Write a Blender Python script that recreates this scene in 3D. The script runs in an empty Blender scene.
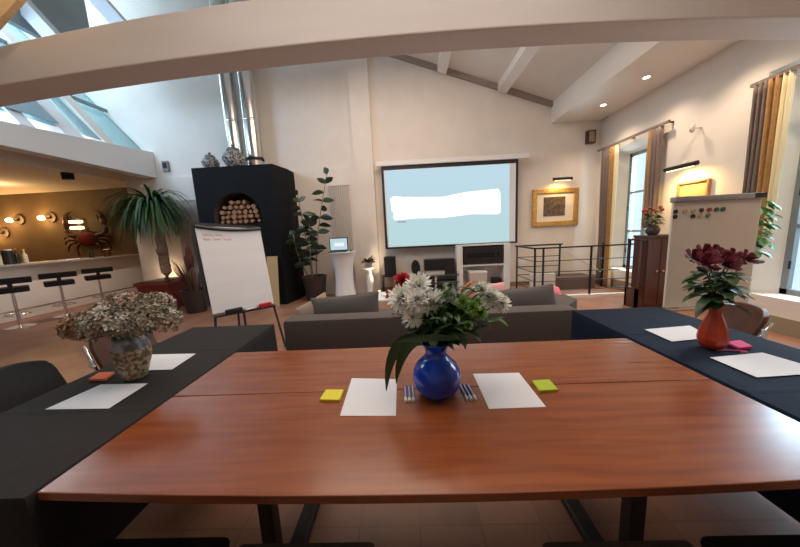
import bpy, bmesh, math, random
from mathutils import Vector, Matrix
from math import sin, cos, pi, radians
random.seed(7)
SC = bpy.context.scene
COL = SC.collection

# ------------------------------------------------------------------ camera
def make_camera():
    p, r, yw = radians(8.4), radians(-2.85), radians(1.8)
    F = Vector((0, cos(p), -sin(p))); U = Vector((0, sin(p), cos(p))); R = Vector((1, 0, 0))
    R2 = R*cos(r) + U*sin(r); U2 = -R*sin(r) + U*cos(r)
    Z = Matrix.Rotation(yw, 3, 'Z')
    R2, U2, F = Z@R2, Z@U2, Z@F
    m = Matrix((R2, U2, -F)).transposed().to_4x4()
    m.translation = (0, 0, 1.45)
    cd = bpy.data.cameras.new('camera'); cd.sensor_fit = 'HORIZONTAL'; cd.sensor_width = 36
    cd.lens = 281/800*36; cd.clip_start = .02; cd.clip_end = 200
    o = bpy.data.objects.new('camera', cd); o.matrix_world = m; COL.objects.link(o)
    SC.camera = o
make_camera()

# ------------------------------------------------------------------ world, lights, exposure
w = bpy.data.worlds.new('sky'); SC.world = w; w.use_nodes = True
bg = w.node_tree.nodes['Background']; bg.inputs[0].default_value = (.74, .89, 1, 1); bg.inputs[1].default_value = 1.1
SC.view_settings.view_transform = 'Standard'; SC.view_settings.look = 'None'
SC.view_settings.exposure = 0.27; SC.view_settings.gamma = 1; SC.view_settings.use_curve_mapping = False

def area(name, loc, target, sx, sy, power, color):
    l = bpy.data.lights.new(name, 'AREA'); l.shape = 'RECTANGLE'; l.size = sx; l.size_y = sy
    l.energy = power; l.color = color
    o = bpy.data.objects.new(name, l); o.location = loc
    o.rotation_euler = (Vector(target)-Vector(loc)).to_track_quat('-Z', 'Y').to_euler(); COL.objects.link(o)
def point(name, loc, power, color, r=.04):
    l = bpy.data.lights.new(name, 'POINT'); l.energy = power; l.color = color; l.shadow_soft_size = r
    o = bpy.data.objects.new(name, l); o.location = loc; COL.objects.link(o)
def spot(name, loc, target, power, color, ang=100, blend=.6, r=.04):
    l = bpy.data.lights.new(name, 'SPOT'); l.energy = power; l.color = color; l.spot_size = radians(ang)
    l.spot_blend = blend; l.shadow_soft_size = r
    o = bpy.data.objects.new(name, l); o.location = loc
    o.rotation_euler = (Vector(target)-Vector(loc)).to_track_quat('-Z', 'Y').to_euler(); COL.objects.link(o)
WARM = (1, .72, .45); COOL = (.72, .87, 1)
area('daylight_left', (-8.6, 4.3, 6.7), (-4.4, 6.6, 3.8), 2.8, 2.8, 250, (.55, .76, 1))
area('daylight_skylight', (-6.35, 3.0, 4.3), (-3.8, 6.9, 4.2), 2.0, .9, 105, (.50, .73, 1))
area('table_highlight_fill', (-10.2, 6.6, 6.5), (-.6, 1.0, .75), 1.8, 1.8, 420, (1, .93, .82))  # added warm area light for the highlight on the table
area('daylight_window_far', (5.6, 5.9, 2.2), (0, 5.2, .6), 1.2, 2.4, 190, COOL)
area('daylight_window_near', (5.7, 3.5, 2.7), (0, 1.2, .6), 1.8, 2.4, 230, (.62, .82, 1))
area('room_fill', (-.3, 3.9, 4.9), (-.3, 4.3, 0), 3.4, 2.6, 125, (1, .79, .63))  # added overhead fill for the room, no fixture
area('table_fill', (0, 1.25, 3.75), (0, 1.35, .75), 3.4, 1.0, 34, (1, .92, .86))  # added fill above the table and tie beam, no fixture
point('pine_board_fill', (-2.7, 1.8, 3.5), 5, WARM, .1)  # added point light brightening the pine board, no fixture

# ------------------------------------------------------------------ materials
def mat(name, col, rough=.6, metal=0, col2=None, scale=8, bump=0, bscale=None, stretch=None, island=None,
        coat=0, emit=None, estr=0, trans=0, detail=4, spec=None, contrast=(.35, .65), sheen=0):
    m = bpy.data.materials.new(name); m.use_nodes = True; nt = m.node_tree; b = nt.nodes['Principled BSDF']
    L = nt.links.new
    b.inputs['Base Color'].default_value = (*col, 1); b.inputs['Roughness'].default_value = rough
    b.inputs['Metallic'].default_value = metal; b.inputs['Coat Weight'].default_value = coat
    b.inputs['Transmission Weight'].default_value = trans
    b.inputs['Sheen Weight'].default_value = sheen
    if spec is not None: b.inputs['Specular IOR Level'].default_value = spec
    if emit: b.inputs['Emission Color'].default_value = (*emit, 1); b.inputs['Emission Strength'].default_value = estr
    tc = mp = None
    if col2 or bump:
        tc = nt.nodes.new('ShaderNodeTexCoord'); mp = nt.nodes.new('ShaderNodeMapping')
        L(tc.outputs['Object'], mp.inputs[0])
        if stretch: mp.inputs['Scale'].default_value = stretch
    if col2 and not island:
        n = nt.nodes.new('ShaderNodeTexNoise'); n.inputs['Scale'].default_value = scale; n.inputs['Detail'].default_value = detail
        L(mp.outputs[0], n.inputs['Vector'])
        r = nt.nodes.new('ShaderNodeValToRGB'); r.color_ramp.elements[0].position = contrast[0]; r.color_ramp.elements[1].position = contrast[1]
        r.color_ramp.elements[0].color = (*col, 1); r.color_ramp.elements[1].color = (*col2, 1)
        L(n.outputs['Fac'], r.inputs[0]); L(r.outputs[0], b.inputs['Base Color'])
    if island:
        g = nt.nodes.new('ShaderNodeNewGeometry'); r = nt.nodes.new('ShaderNodeValToRGB')
        els = r.color_ramp.elements
        while len(els) < len(island): els.new(.5)
        for i, c in enumerate(island):
            els[i].position = i/(len(island)-1); els[i].color = (*c, 1)
        L(g.outputs['Random Per Island'], r.inputs[0]); L(r.outputs[0], b.inputs['Base Color'])
    if bump:
        n = nt.nodes.new('ShaderNodeTexNoise'); n.inputs['Scale'].default_value = bscale or scale; n.inputs['Detail'].default_value = 5
        L(mp.outputs[0], n.inputs['Vector'])
        bp = nt.nodes.new('ShaderNodeBump'); bp.inputs['Strength'].default_value = bump; bp.inputs['Distance'].default_value = .02
        L(n.outputs['Fac'], bp.inputs['Height']); L(bp.outputs[0], b.inputs['Normal'])
    return m
def emis(name, col, s):
    m = bpy.data.materials.new(name); m.use_nodes = True; nt = m.node_tree; nt.nodes.clear()
    e = nt.nodes.new('ShaderNodeEmission'); o = nt.nodes.new('ShaderNodeOutputMaterial')
    e.inputs[0].default_value = (*col, 1); e.inputs[1].default_value = s; nt.links.new(e.outputs[0], o.inputs[0]); return m
def thin_glass(name, tint, refl=.08):
    m = bpy.data.materials.new(name); m.use_nodes = True; nt = m.node_tree; nt.nodes.clear()
    t = nt.nodes.new('ShaderNodeBsdfTransparent'); g = nt.nodes.new('ShaderNodeBsdfGlossy'); x = nt.nodes.new('ShaderNodeMixShader')
    o = nt.nodes.new('ShaderNodeOutputMaterial'); t.inputs[0].default_value = (*tint, 1); g.inputs['Roughness'].default_value = .02
    x.inputs[0].default_value = refl; nt.links.new(t.outputs[0], x.inputs[1]); nt.links.new(g.outputs[0], x.inputs[2]); nt.links.new(x.outputs[0], o.inputs[0]); return m
M = {}
M['wall'] = mat('plaster_white', (.79, .725, .655), .9, col2=(.75, .685, .615), scale=2.5, bump=.08, bscale=30)
M['ceil'] = mat('ceiling_white', (.78, .73, .67), .9, col2=(.75, .70, .64), scale=2)
M['beam'] = mat('painted_beam', (.74, .655, .59), .6, col2=(.70, .615, .55), scale=3, stretch=(.3, 2, 2), bump=.05, bscale=14)
M['plate'] = mat('painted_timber', (.80, .80, .80), .7)
M['grey_panel'] = mat('grey_roof_panel', (.24, .27, .27), .7, col2=(.3, .33, .33), scale=1.5)
M['pine'] = mat('pine_board', (.85, .62, .34), .6, col2=(.78, .52, .26), scale=6, stretch=(1, 1, 8))
M['barwall'] = mat('bar_ochre_plaster', (.17, .125, .075), .85, col2=(.14, .105, .065), scale=2, bump=.06, bscale=12)
M['black'] = mat('black_plastic', (.012, .012, .014), .5)
M['fire'] = mat('black_painted_hearth', (.004, .0045, .006), .75, col2=(.006, .0065, .008), scale=3, spec=.2)
M['firebox'] = mat('sooty_brick', (.05, .035, .03), .9, col2=(.09, .06, .05), scale=7)
M['steel'] = mat('flue_steel', (.78, .76, .73), .22, 1, col2=(.68, .66, .62), scale=3, stretch=(3, 3, .3))
M['chrome'] = mat('chrome', (.82, .82, .84), .15, 1)
M['iron'] = mat('dark_iron', (.03, .03, .033), .45, .6)
M['white'] = mat('white_paint', (.8, .79, .77), .5)
M['paper'] = mat('white_paper', (.80, .79, .80), .8)
M['sheet'] = mat('flipchart_paper', (.82, .80, .80), .8, col2=(.76, .74, .74), scale=1.3, stretch=(.5, .5, 4))
M['bluelit'] = mat('dark_cloth', (.004, .0105, .026), .85, col2=(.005, .013, .032), scale=60, bump=.3, bscale=5, spec=.25)  # black cloth, the window's blue light is put into its colour
M['charcoal'] = mat('black_cloth', (.023, .0195, .018), .85, col2=(.028, .024, .022), scale=60, bump=.3, bscale=5, spec=.3)
M['sofa'] = mat('grey_sofa_fabric', (.115, .095, .083), .95, col2=(.10, .083, .073), scale=90, bump=.2, bscale=120)
M['cushion'] = mat('grey_cushion_fabric', (.10, .087, .082), .95, col2=(.085, .075, .07), scale=90, bump=.2, bscale=90)
M['tan'] = mat('tan_fabric', (.36, .26, .19), .95, bump=.2, bscale=80)
M['pink'] = mat('pink_fabric', (.72, .20, .24), .9, bump=.1, bscale=60)
M['rosepink'] = mat('pale_pink_fabric', (.75, .36, .36), .9)
M['leather'] = mat('brown_leather', (.095, .034, .019), .5, col2=(.07, .025, .014), scale=14, bump=.1, bscale=60)
M['blackfab'] = mat('black_upholstery', (.011, .011, .013), .8, bump=.1, bscale=80)
M['beige'] = mat('beige_upholstery', (.12, .085, .06), .8, bump=.1, bscale=80)
M['gold'] = mat('gilt_frame', (.78, .50, .16), .35, .7, col2=(.55, .32, .09), scale=25, bump=.3, bscale=60)
M['mahog'] = mat('mahogany', (.085, .022, .014), .35, col2=(.06, .015, .01), scale=5, stretch=(6, 6, .6), coat=.2)
M['brass'] = mat('brass', (.75, .55, .25), .3, 1)
M['curt'] = mat('taupe_curtain', (.19, .14, .125), .85, col2=(.16, .115, .10), scale=30, sheen=.2)
M['lining'] = mat('gold_lining', (.42, .23, .075), .7, col2=(.34, .18, .055), scale=20, sheen=.2)
M['lining2'] = mat('cream_lining', (.80, .70, .45), .75)
M['winframe'] = mat('grey_window_paint', (.22, .25, .27), .5)
M['terra'] = mat('red_glazed_pot', (.30, .034, .022), .3, col2=(.22, .025, .018), scale=6, coat=.3)
M['darkpot'] = mat('dark_pot', (.045, .028, .024), .5)
M['soil'] = mat('soil', (.03, .02, .014), .95, bump=.5, bscale=50)
M['bark'] = mat('palm_bark', (.33, .22, .15), .9, col2=(.22, .14, .09), scale=9, stretch=(1, 1, 4), bump=.6, bscale=18)
M['palm'] = mat('palm_leaf', (.02, .07, .03), .5, island=[(.016, .045, .014), (.035, .09, .026), (.065, .13, .04)])
M['rubber'] = mat('rubber_plant_leaf', (.018, .035, .02), .3, island=[(.012, .024, .014), (.022, .045, .024), (.03, .06, .03)])
M['stem'] = mat('green_stem', (.06, .12, .035), .6)
M['leaf'] = mat('flower_leaf', (.04, .10, .03), .45, island=[(.016, .045, .012), (.035, .085, .022), (.065, .14, .035)])
M['leafl'] = mat('bright_leaf', (.10, .26, .06), .45, island=[(.06, .18, .05), (.12, .30, .08), (.2, .4, .12)])
M['lime'] = mat('lime_petal', (.24, .40, .08), .6, island=[(.16, .30, .05), (.28, .46, .1)])
M['mum'] = mat('white_petal', (.86, .82, .72), .7, island=[(.93, .89, .78), (.97, .96, .9)])
M['redp'] = mat('red_petal', (.55, .02, .03), .6, island=[(.45, .012, .02), (.65, .04, .05)])
M['rose'] = mat('crimson_petal', (.20, .02, .045), .6, island=[(.12, .01, .022), (.24, .028, .055), (.36, .09, .12)])
M['hyd'] = mat('dried_floret', (.5, .42, .34), .85, island=[(.12, .06, .03), (.28, .18, .12), (.48, .40, .32), (.20, .17, .09), (.46, .30, .22)])
M['hydo'] = mat('ochre_floret', (.4, .25, .12), .85, island=[(.10, .04, .015), (.30, .15, .06), (.42, .28, .18), (.18, .09, .04)])
M['hydw'] = mat('pale_floret', (.6, .57, .48), .85, island=[(.30, .22, .15), (.54, .51, .43), (.38, .32, .25), (.16, .13, .08)])
M['hydg'] = mat('brown_green_floret', (.3, .25, .16), .85, island=[(.06, .045, .02), (.24, .18, .11), (.48, .42, .33), (.11, .10, .05)])
M['dryleaf'] = mat('dull_green_leaf', (.10, .16, .10), .7)
M['grass'] = mat('russet_grass', (.16, .06, .04), .8, island=[(.06, .025, .02), (.13, .055, .035), (.08, .08, .035)])
M['redvase'] = mat('orange_red_ceramic', (.46, .042, .010), .35, col2=(.38, .03, .008), scale=6, coat=.1)
M['bluevase'] = mat('cobalt_glass', (.004, .075, .66), .05, col2=(.002, .025, .24), scale=7, stretch=(1, 1, .6), coat=.15, trans=.2)
M['ginger'] = mat('patterned_porcelain', (.05, .05, .06), .3, col2=(.42, .40, .36), scale=5.5, contrast=(.47, .53))
M['board'] = mat('raw_chipboard', (.50, .36, .18), .85)
M['hifi'] = mat('hifi_black', (.016, .016, .018), .35)
M['counter'] = mat('bar_top_stone', (.38, .36, .33), .25, col2=(.30, .28, .26), scale=10)
M['radi'] = mat('radiator_enamel', (.62, .57, .51), .45)
M['whiteglass'] = mat('milk_glass', (.7, .8, .8), .1)
M['lampglow'] = emis('lamp_glow', (1, .62, .25), 14)
M['tubeglow'] = emis('tube_glow', (1, .7, .32), 3)
M['spotglow'] = emis('downlight_glow', (1, .93, .82), 12)
M['pic_art'] = mat('brown_etching', (.16, .11, .08), .8, col2=(.06, .04, .035), scale=14)
M['pic_mat'] = mat('picture_mount', (.78, .73, .64), .8)
M['pic_tan'] = mat('tan_drawing', (.62, .40, .20), .8, col2=(.52, .32, .16), scale=7)
M['glass'] = thin_glass('window_glass', (.93, .97, .98))
M['roofglass'] = thin_glass('roof_glass', (.48, .64, .70), .1)
M['laptop_scr'] = emis('laptop_screen_glow', (.6, .8, .9), .7)
for nm, c in dict(dot_black=(.01, .01, .01), dot_sand=(.5, .38, .2), dot_red=(.4, .03, .03), dot_green=(.02, .10, .05),
                  dot_brown=(.06, .03, .02), dot_sage=(.16, .17, .11)).items(): M[nm] = mat(nm, c, .4)
M['yellow'] = mat('yellow_note', (.78, .66, .05), .8); M['green'] = mat('green_note', (.46, .58, .04), .8)
M['orange'] = mat('orange_note', (.80, .20, .08), .8); M['hotpink'] = mat('pink_note', (.85, .08, .28), .8)
M['ink_blue'] = mat('pen_blue', (.02, .07, .30), .4); M['ink_orange'] = mat('marker_orange', (.72, .24, .13), .8)
M['ink_grey'] = mat('projected_grey_text', (.3, .33, .35), .8); M['red_plastic'] = mat('red_plastic', (.5, .02, .02), .4)
M['bottle_dark'] = mat('dark_bottle_glass', (.02, .03, .015), .1); M['bottle_clear'] = mat('pale_bottle', (.55, .5, .4), .15)
M['log'] = mat('split_log_wood', (.42, .22, .12), .9, island=[(.09, .04, .025), (.30, .15, .085), (.52, .33, .2), (.17, .075, .045), (.24, .11, .06)], bump=.3, bscale=30)
M['logend'] = mat('log_bark', (.13, .07, .045), .95, bump=.5, bscale=30)

def wood_table():
    m = bpy.data.materials.new('cherry_veneer'); m.use_nodes = True; nt = m.node_tree; b = nt.nodes['Principled BSDF']; L = nt.links.new
    tc = nt.nodes.new('ShaderNodeTexCoord'); mp = nt.nodes.new('ShaderNodeMapping'); mp.inputs['Scale'].default_value = (1.2, 14, 6)
    L(tc.outputs['Object'], mp.inputs[0])
    n = nt.nodes.new('ShaderNodeTexNoise'); n.inputs['Scale'].default_value = 2.2; n.inputs['Detail'].default_value = 7; n.inputs['Distortion'].default_value = .6
    L(mp.outputs[0], n.inputs['Vector'])
    r = nt.nodes.new('ShaderNodeValToRGB'); e = r.color_ramp.elements
    e[0].position = .3; e[0].color = (.20, .043, .009, 1); e[1].position = .72; e[1].color = (.32, .080, .017, 1)
    L(n.outputs['Fac'], r.inputs[0]); L(r.outputs[0], b.inputs['Base Color'])
    b.inputs['Roughness'].default_value = .27; b.inputs['Coat Weight'].default_value = .5; b.inputs['Coat Roughness'].default_value = .19
    return m
M['cherry'] = wood_table()
def floor_mat():
    m = bpy.data.materials.new('terracotta_tiles'); m.use_nodes = True; nt = m.node_tree; b = nt.nodes['Principled BSDF']; L = nt.links.new
    tc = nt.nodes.new('ShaderNodeTexCoord'); br = nt.nodes.new('ShaderNodeTexBrick'); L(tc.outputs['Object'], br.inputs['Vector'])
    br.offset = 0; br.inputs['Scale'].default_value = 1; br.inputs['Brick Width'].default_value = .3; br.inputs['Row Height'].default_value = .3
    br.inputs['Mortar Size'].default_value = .006
    br.inputs['Color1'].default_value = (.33, .165, .105, 1); br.inputs['Color2'].default_value = (.28, .135, .085, 1); br.inputs['Mortar'].default_value = (.25, .13, .09, 1)
    n = nt.nodes.new('ShaderNodeTexNoise'); n.inputs['Scale'].default_value = 3; n.inputs['Detail'].default_value = 6; L(tc.outputs['Object'], n.inputs['Vector'])
    mx = nt.nodes.new('ShaderNodeMixRGB'); mx.blend_type = 'OVERLAY'; mx.inputs[0].default_value = .5
    L(br.outputs['Color'], mx.inputs[1]); L(n.outputs['Fac'], mx.inputs[2]); L(mx.outputs[0], b.inputs['Base Color'])
    b.inputs['Roughness'].default_value = .42
    return m
M['floor'] = floor_mat()

# ------------------------------------------------------------------ mesh helpers
def nb(): return bmesh.new()
def box(bm, a, b, bev=0):
    x0, y0, z0 = a; x1, y1, z1 = b
    r = bmesh.ops.create_cube(bm, size=1)
    for v in r['verts']:
        v.co = Vector(((x0+x1)/2+v.co.x*(x1-x0), (y0+y1)/2+v.co.y*(y1-y0), (z0+z1)/2+v.co.z*(z1-z0)))
    if bev:
        es = list({e for v in r['verts'] for e in v.link_edges})
        bmesh.ops.bevel(bm, geom=es, offset=bev, segments=2, profile=.6, affect='EDGES')
    return bm
def prism(bm, pts, axis, a, b):
    """extrude polygon pts (2D) along axis from a to b; axis 'z': pts=(x,y); 'y': pts=(x,z); 'x': pts=(y,z)"""
    def P(p, t): return {'z': (p[0], p[1], t), 'y': (p[0], t, p[1]), 'x': (t, p[0], p[1])}[axis]
    va = [bm.verts.new(P(p, a)) for p in pts]; vb = [bm.verts.new(P(p, b)) for p in pts]; n = len(pts)
    fs = [bm.faces.new(va), bm.faces.new(vb[::-1])]
    for i in range(n): fs.append(bm.faces.new((va[i], vb[i], vb[(i+1) % n], va[(i+1) % n])))
    return bm
def cyl(bm, a, b, r, r2=None, seg=12):
    a, b = Vector(a), Vector(b); r2 = r if r2 is None else r2; d = b-a
    q = d.to_track_quat('Z', 'Y').to_matrix().to_4x4(); q.translation = (a+b)/2
    bmesh.ops.create_cone(bm, cap_ends=True, segments=seg, radius1=r, radius2=r2, depth=d.length, matrix=q)
    return bm
def lathe(bm, prof, c=(0, 0, 0), seg=24, cap=True):
    rings = []
    for r, z in prof:
        rings.append([bm.verts.new((c[0]+r*cos(2*pi*i/seg), c[1]+r*sin(2*pi*i/seg), c[2]+z)) for i in range(seg)])
    for k in range(len(rings)-1):
        for i in range(seg):
            j = (i+1) % seg; bm.faces.new((rings[k][i], rings[k][j], rings[k+1][j], rings[k+1][i]))
    if cap:
        bm.faces.new(rings[0][::-1])
        if cap == 2: bm.faces.new(rings[-1])
    return bm
def tube(bm, pts, r, seg=8, r2=None):
    pts = [Vector(p) for p in pts]; n = len(pts); rings = []
    up = Vector((0, 0, 1))
    for i, p in enumerate(pts):
        d = (pts[min(i+1, n-1)]-pts[max(i-1, 0)]).normalized()
        u = up.cross(d)
        if u.length < .05: u = Vector((1, 0, 0)).cross(d)
        u.normalize(); v = d.cross(u); rr = r if r2 is None else r+(r2-r)*i/(n-1)
        rings.append([bm.verts.new(p+u*rr*cos(2*pi*k/seg)+v*rr*sin(2*pi*k/seg)) for k in range(seg)])
    for a in range(n-1):
        for k in range(seg):
            j = (k+1) % seg; bm.faces.new((rings[a][k], rings[a][j], rings[a+1][j], rings[a+1][k]))
    bm.faces.new(rings[0][::-1]); bm.faces.new(rings[-1]); return bm
def arc(p0, p1, sag, n=8):
    p0, p1, sag = Vector(p0), Vector(p1), Vector(sag)
    return [p0.lerp(p1, t/n)+sag*(4*(t/n)*(1-t/n)) for t in range(n+1)]
def ell(bm, c, rx, ry, rz, sub=2, rot=None):
    m = Matrix.Translation(c) @ (rot.to_matrix().to_4x4() if rot else Matrix()) @ Matrix.Diagonal((rx, ry, rz, 1))
    bmesh.ops.create_icosphere(bm, subdivisions=sub, radius=1, matrix=m); return bm
def leaf(bm, base, d, L, W, droop=.3, n=5, fold=.15, prof=None, side=None):
    """a leaf blade: starts at base, heads along d and bends down by droop"""
    d = Vector(d).normalized(); base = Vector(base)
    s = side or d.cross(Vector((0, 0, 1)))
    if s.length < .05: s = Vector((1, 0, 0))
    s = s.normalized(); p = base.copy(); rows = []; cur = d.copy()
    for i in range(n+1):
        t = i/n; wd = W*(prof(t) if prof else max(.04, sin(pi*min(1, t*.93+.05))))
        nn = s.cross(cur).normalized()
        rows.append((bm.verts.new(p-s*wd/2+nn*fold*wd), bm.verts.new(p), bm.verts.new(p+s*wd/2+nn*fold*wd)))
        cur = (cur+Vector((0, 0, -droop/n*2))).normalized(); p = p+cur*L/n
    for i in range(n):
        a, b = rows[i], rows[i+1]
        bm.faces.new((a[0], a[1], b[1], b[0])); bm.faces.new((a[1], a[2], b[2], b[1]))
    return bm
def mk(name, bm, m, smooth=False, bev=0, solid=0, sub=0):
    bmesh.ops.recalc_face_normals(bm, faces=bm.faces)
    me = bpy.data.meshes.new(name); bm.to_mesh(me); bm.free()
    for x in (m if isinstance(m, (list, tuple)) else [m]): me.materials.append(M[x] if isinstance(x, str) else x)
    if smooth:
        for p in me.polygons: p.use_smooth = True
        if smooth != 2:
            try: me.set_sharp_from_angle(angle=radians(40))
            except Exception: pass
    o = bpy.data.objects.new(name, me); COL.objects.link(o)
    if bev:
        md = o.modifiers.new('bevel', 'BEVEL'); md.width = bev; md.segments = 2; md.limit_method = 'ANGLE'
    if solid:
        md = o.modifiers.new('solid', 'SOLIDIFY'); md.thickness = solid; md.offset = 0
    if sub:
        md = o.modifiers.new('sub', 'SUBSURF'); md.levels = sub; md.render_levels = sub
    return o
def tagp(o, label, cat, group=None):
    o['label'] = label; o['category'] = cat
    if group: o['group'] = group
    return o
def thing(name, label, cat, loc=(0, 0, 0), rz=0, group=None):
    o = bpy.data.objects.new(name, None); o.empty_display_size = .1; COL.objects.link(o)
    o.location = loc; o.rotation_euler = (0, 0, rz); return tagp(o, label, cat, group)
def part(name, bm, m, par, label=None, **k):
    o = mk(name, bm, m, **k); o.parent = par
    if label: o['label'] = label
    return o
def solo(name, bm, m, label, cat, loc=(0, 0, 0), rz=0, group=None, **k):
    o = mk(name, bm, m, **k); o.location = loc; o.rotation_euler = (0, 0, rz); return tagp(o, label, cat, group)
def struct(name, bm, m, label=None, **k):
    o = mk(name, bm, m, **k); o['kind'] = 'structure'
    if label: o['label'] = label
    return o
def dup(root, loc, rz=0, label=None, scale=None):
    c = root.copy(); COL.objects.link(c); c.location = loc; c.rotation_euler = (0, 0, rz)
    if label: c['label'] = label
    if scale: c.scale = (scale,)*3
    def rec(a, b):
        for ch in list(a.children):
            d = ch.copy(); COL.objects.link(d); d.parent = b; rec(ch, d)
    rec(root, c); return c

# ------------------------------------------------------------------ room shell
YB, XR = 6.9, 4.5
def zroof(x): return 4.16+.353*(3.38-x)
b = nb(); box(b, (-15, -3, -.1), (5, 9.3, 0)); struct('floor', b, 'floor', 'terracotta tiled floor')
b = nb(); prism(b, [(-6.65, 0), (4.95, 0), (4.95, 3.72), (3.38, 3.72), (3.38, zroof(3.38)+.2), (-6.0, zroof(-6)+.2), (-9.5, 7.4), (-9.5, 3.45), (-6.65, 3.45)], 'y', YB, 7.05)
struct('wall_back', b, 'wall', 'white back wall')
# right wall in pieces around two splayed window openings
b = nb()
prism(b, [(4.5, 6.62), (4.8, 6.38), (4.95, 6.38), (4.95, 6.9), (4.5, 6.9)], 'z', 0, 3.72)
prism(b, [(4.5, 3.86), (4.8, 3.70), (4.95, 3.70), (4.95, 5.42), (4.8, 5.42), (4.5, 5.28)], 'z', 0, 3.72)
prism(b, [(4.5, -3), (4.95, -3), (4.95, 2.25), (4.8, 2.25), (4.5, 2.1)], 'z', 0, 3.72)
for y0, y1, zl in ((2.1, 3.86, 3.02), (5.28, 6.62, 2.84)):
    prism(b, [(4.5, zl+.13), (4.8, zl), (4.95, zl), (4.95, 3.72), (4.5, 3.72)], 'y', y0, y1)
    box(b, (4.5, y0, 0), (4.95, y1, .42))
struct('wall_right', b, 'wall', 'white right wall with two deep window openings')
b = nb(); box(b, (-15, -3.1, 0), (5, -3, 4)); box(b, (-6.1, -3.1, 4), (5, -3, 8)); struct('wall_front', b, 'wall')
b = nb(); box(b, (-15.1, -3, 0), (-15, 9.3, 3.4)); struct('wall_left', b, 'barwall')
b = nb(); box(b, (-15, 9.2, 0), (-6.6, 9.3, 3.4)); struct('wall_bar', b, 'barwall', 'ochre wall behind the bar')
b = nb(); box(b, (-6.75, 6.9, 0), (-6.65, 9.2, 3.3)); struct('wall_bar_side', b, 'wall')
# ceilings: the sloped roof, the flat soffit and its face, the low ceiling over the bar
b = nb(); prism(b, [(3.38, zroof(3.38)), (3.38, zroof(3.38)+.2), (-6.1, zroof(-6.1)+.2), (-6.1, zroof(-6.1))], 'y', -3, YB)
struct('ceiling', b, 'ceil', 'white sloping ceiling')
b = nb(); box(b, (3.38, -3, 3.72), (4.95, 7.05, 4.4)); struct('ceiling_soffit', b, 'ceil', 'flat white soffit along the window wall')
b = nb(); box(b, (-15, -3, 3.3), (-6.2, 9.3, 3.45)); struct('ceiling_bar', b, 'ceil', 'low white ceiling over the bar')
# dark trim painting in the shadow line where the roof meets the back wall, purlins along the roof
b = nb(); prism(b, [(3.38, zroof(3.38)-.11), (3.38, zroof(3.38)), (-1.5, zroof(-1.5)), (-1.5, zroof(-1.5)-.11)], 'y', YB-.07, YB-.002)
struct('trim_shadow', b, mat('taupe_shadow_trim', (.33, .28, .24), .8), 'taupe trim painting the shadow line under the ceiling slope')
for i, x in enumerate((.93, 2.25)):
    b = nb(); prism(b, [(x-.095, zroof(x-.095)-.16), (x+.095, zroof(x+.095)-.16), (x+.095, zroof(x+.095)), (x-.095, zroof(x-.095))], 'y', -3, YB-.08)
    struct('ceiling_beam', b, 'ceil', ['purlin nearer the roof ridge', 'purlin nearer the soffit'][i], bev=.01)
# big cambered tie beam across the room
b = nb(); N = 48; top, bot = [], []
for i in range(N+1):
    x = -6+10.5*i/N; z = 2.945-.0118*(x-.5)**2; h = .36-.0055*max(0, .5-x)**2
    bot.append((x, z)); top.append((x, z+max(h, .2)))
prism(b, bot+top[::-1], 'y', 2.4, 2.66); struct('ceiling_tie_beam', b, 'beam', 'broad curved painted tie beam across the room', bev=.012)
# long plate beam above the bar and the second beam behind it
b = nb(); prism(b, [(-3, 3.0), (YB, 3.02), (YB, 3.62), (3.5, 3.30), (-3, 3.1)], 'x', -6.2, -5.95); struct('beam_plate', b, 'plate', 'long white beam above the bar opening', bev=.01)
b = nb(); box(b, (-7.6, -3, 3.1), (-7.3, 9.2, 3.3)); struct('beam_bar', b, 'ceil', 'white ceiling beam over the bar', bev=.01)
# glazed lean-to roof left of the plate beam, rafters, upper closed panel
for i, y in enumerate((6.05, 5.35, 4.65, 3.95, 3.2, 2.4)):
    wd = (.11, .17, .10, .11, .1, .1)[i]
    b = nb(); prism(b, [(-6.16, 3.30), (-5.97, 3.42), (-9.2, 7.62), (-9.4, 7.5)], 'y', y-wd, y+wd)
    struct('rafter', b, 'beam' if i == 0 else 'plate', ['white roof rafter nearest the back wall', 'wide white rafter, second from the back wall', 'third white rafter', 'fourth white rafter', 'fifth white rafter', 'sixth white rafter'][i])
b = nb(); prism(b, [(-6.16, 3.6), (-6.14, 3.6), (-9.5, 7.52), (-9.52, 7.5)], 'y', -3, YB); struct('skylight_glass', b, 'roofglass', 'glass of the lean-to roof')
b = nb(); prism(b, [(-6.13, 3.66), (-6.10, 3.66), (-9.3, 7.4), (-9.33, 7.4)], 'y', 4.5, 5.2); struct('skylight_dimmer', b, mat('blue_grey_sheet', (.24, .32, .36), .6), 'blue grey sheet added over the lean-to glass to darken it')  # sheet added to darken this bay of the glass
for i in range(3):
    b = nb(); xx = -6.9-.8*i; zz = 3.6+(-6.0-xx)*1.15
    box(b, (xx-.03, -3, zz-.08), (xx+.03, YB, zz-.02)); struct('skylight_bar', b, 'winframe')
b = nb(); box(b, (-6.12, -3, 5.0), (-6.02, YB-.9, 8)); struct('wall_clerestory', b, 'grey_panel', 'grey panel high on the left')
for k, (p0, p1) in enumerate((((-6.3, 5.72), (-5.52, 4.72)), ((-5.05, 5.72), (-4.27, 4.72)))):
    b = nb(); dx = .13; prism(b, [(p0[0]-dx, p0[1]), (p0[0]+dx, p0[1]), (p1[0]+dx, p1[1]), (p1[0]-dx, p1[1])], 'y', 4.92, 5.08)
    struct('roof_brace', b, 'plate', ['white roof brace at the far left', 'white roof brace further right'][k])
b = nb(); box(b, (-6, 4.85, 4.52), (-3.2, 5.1, 4.74)); struct('roof_collar_beam', b, 'plate')
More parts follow.
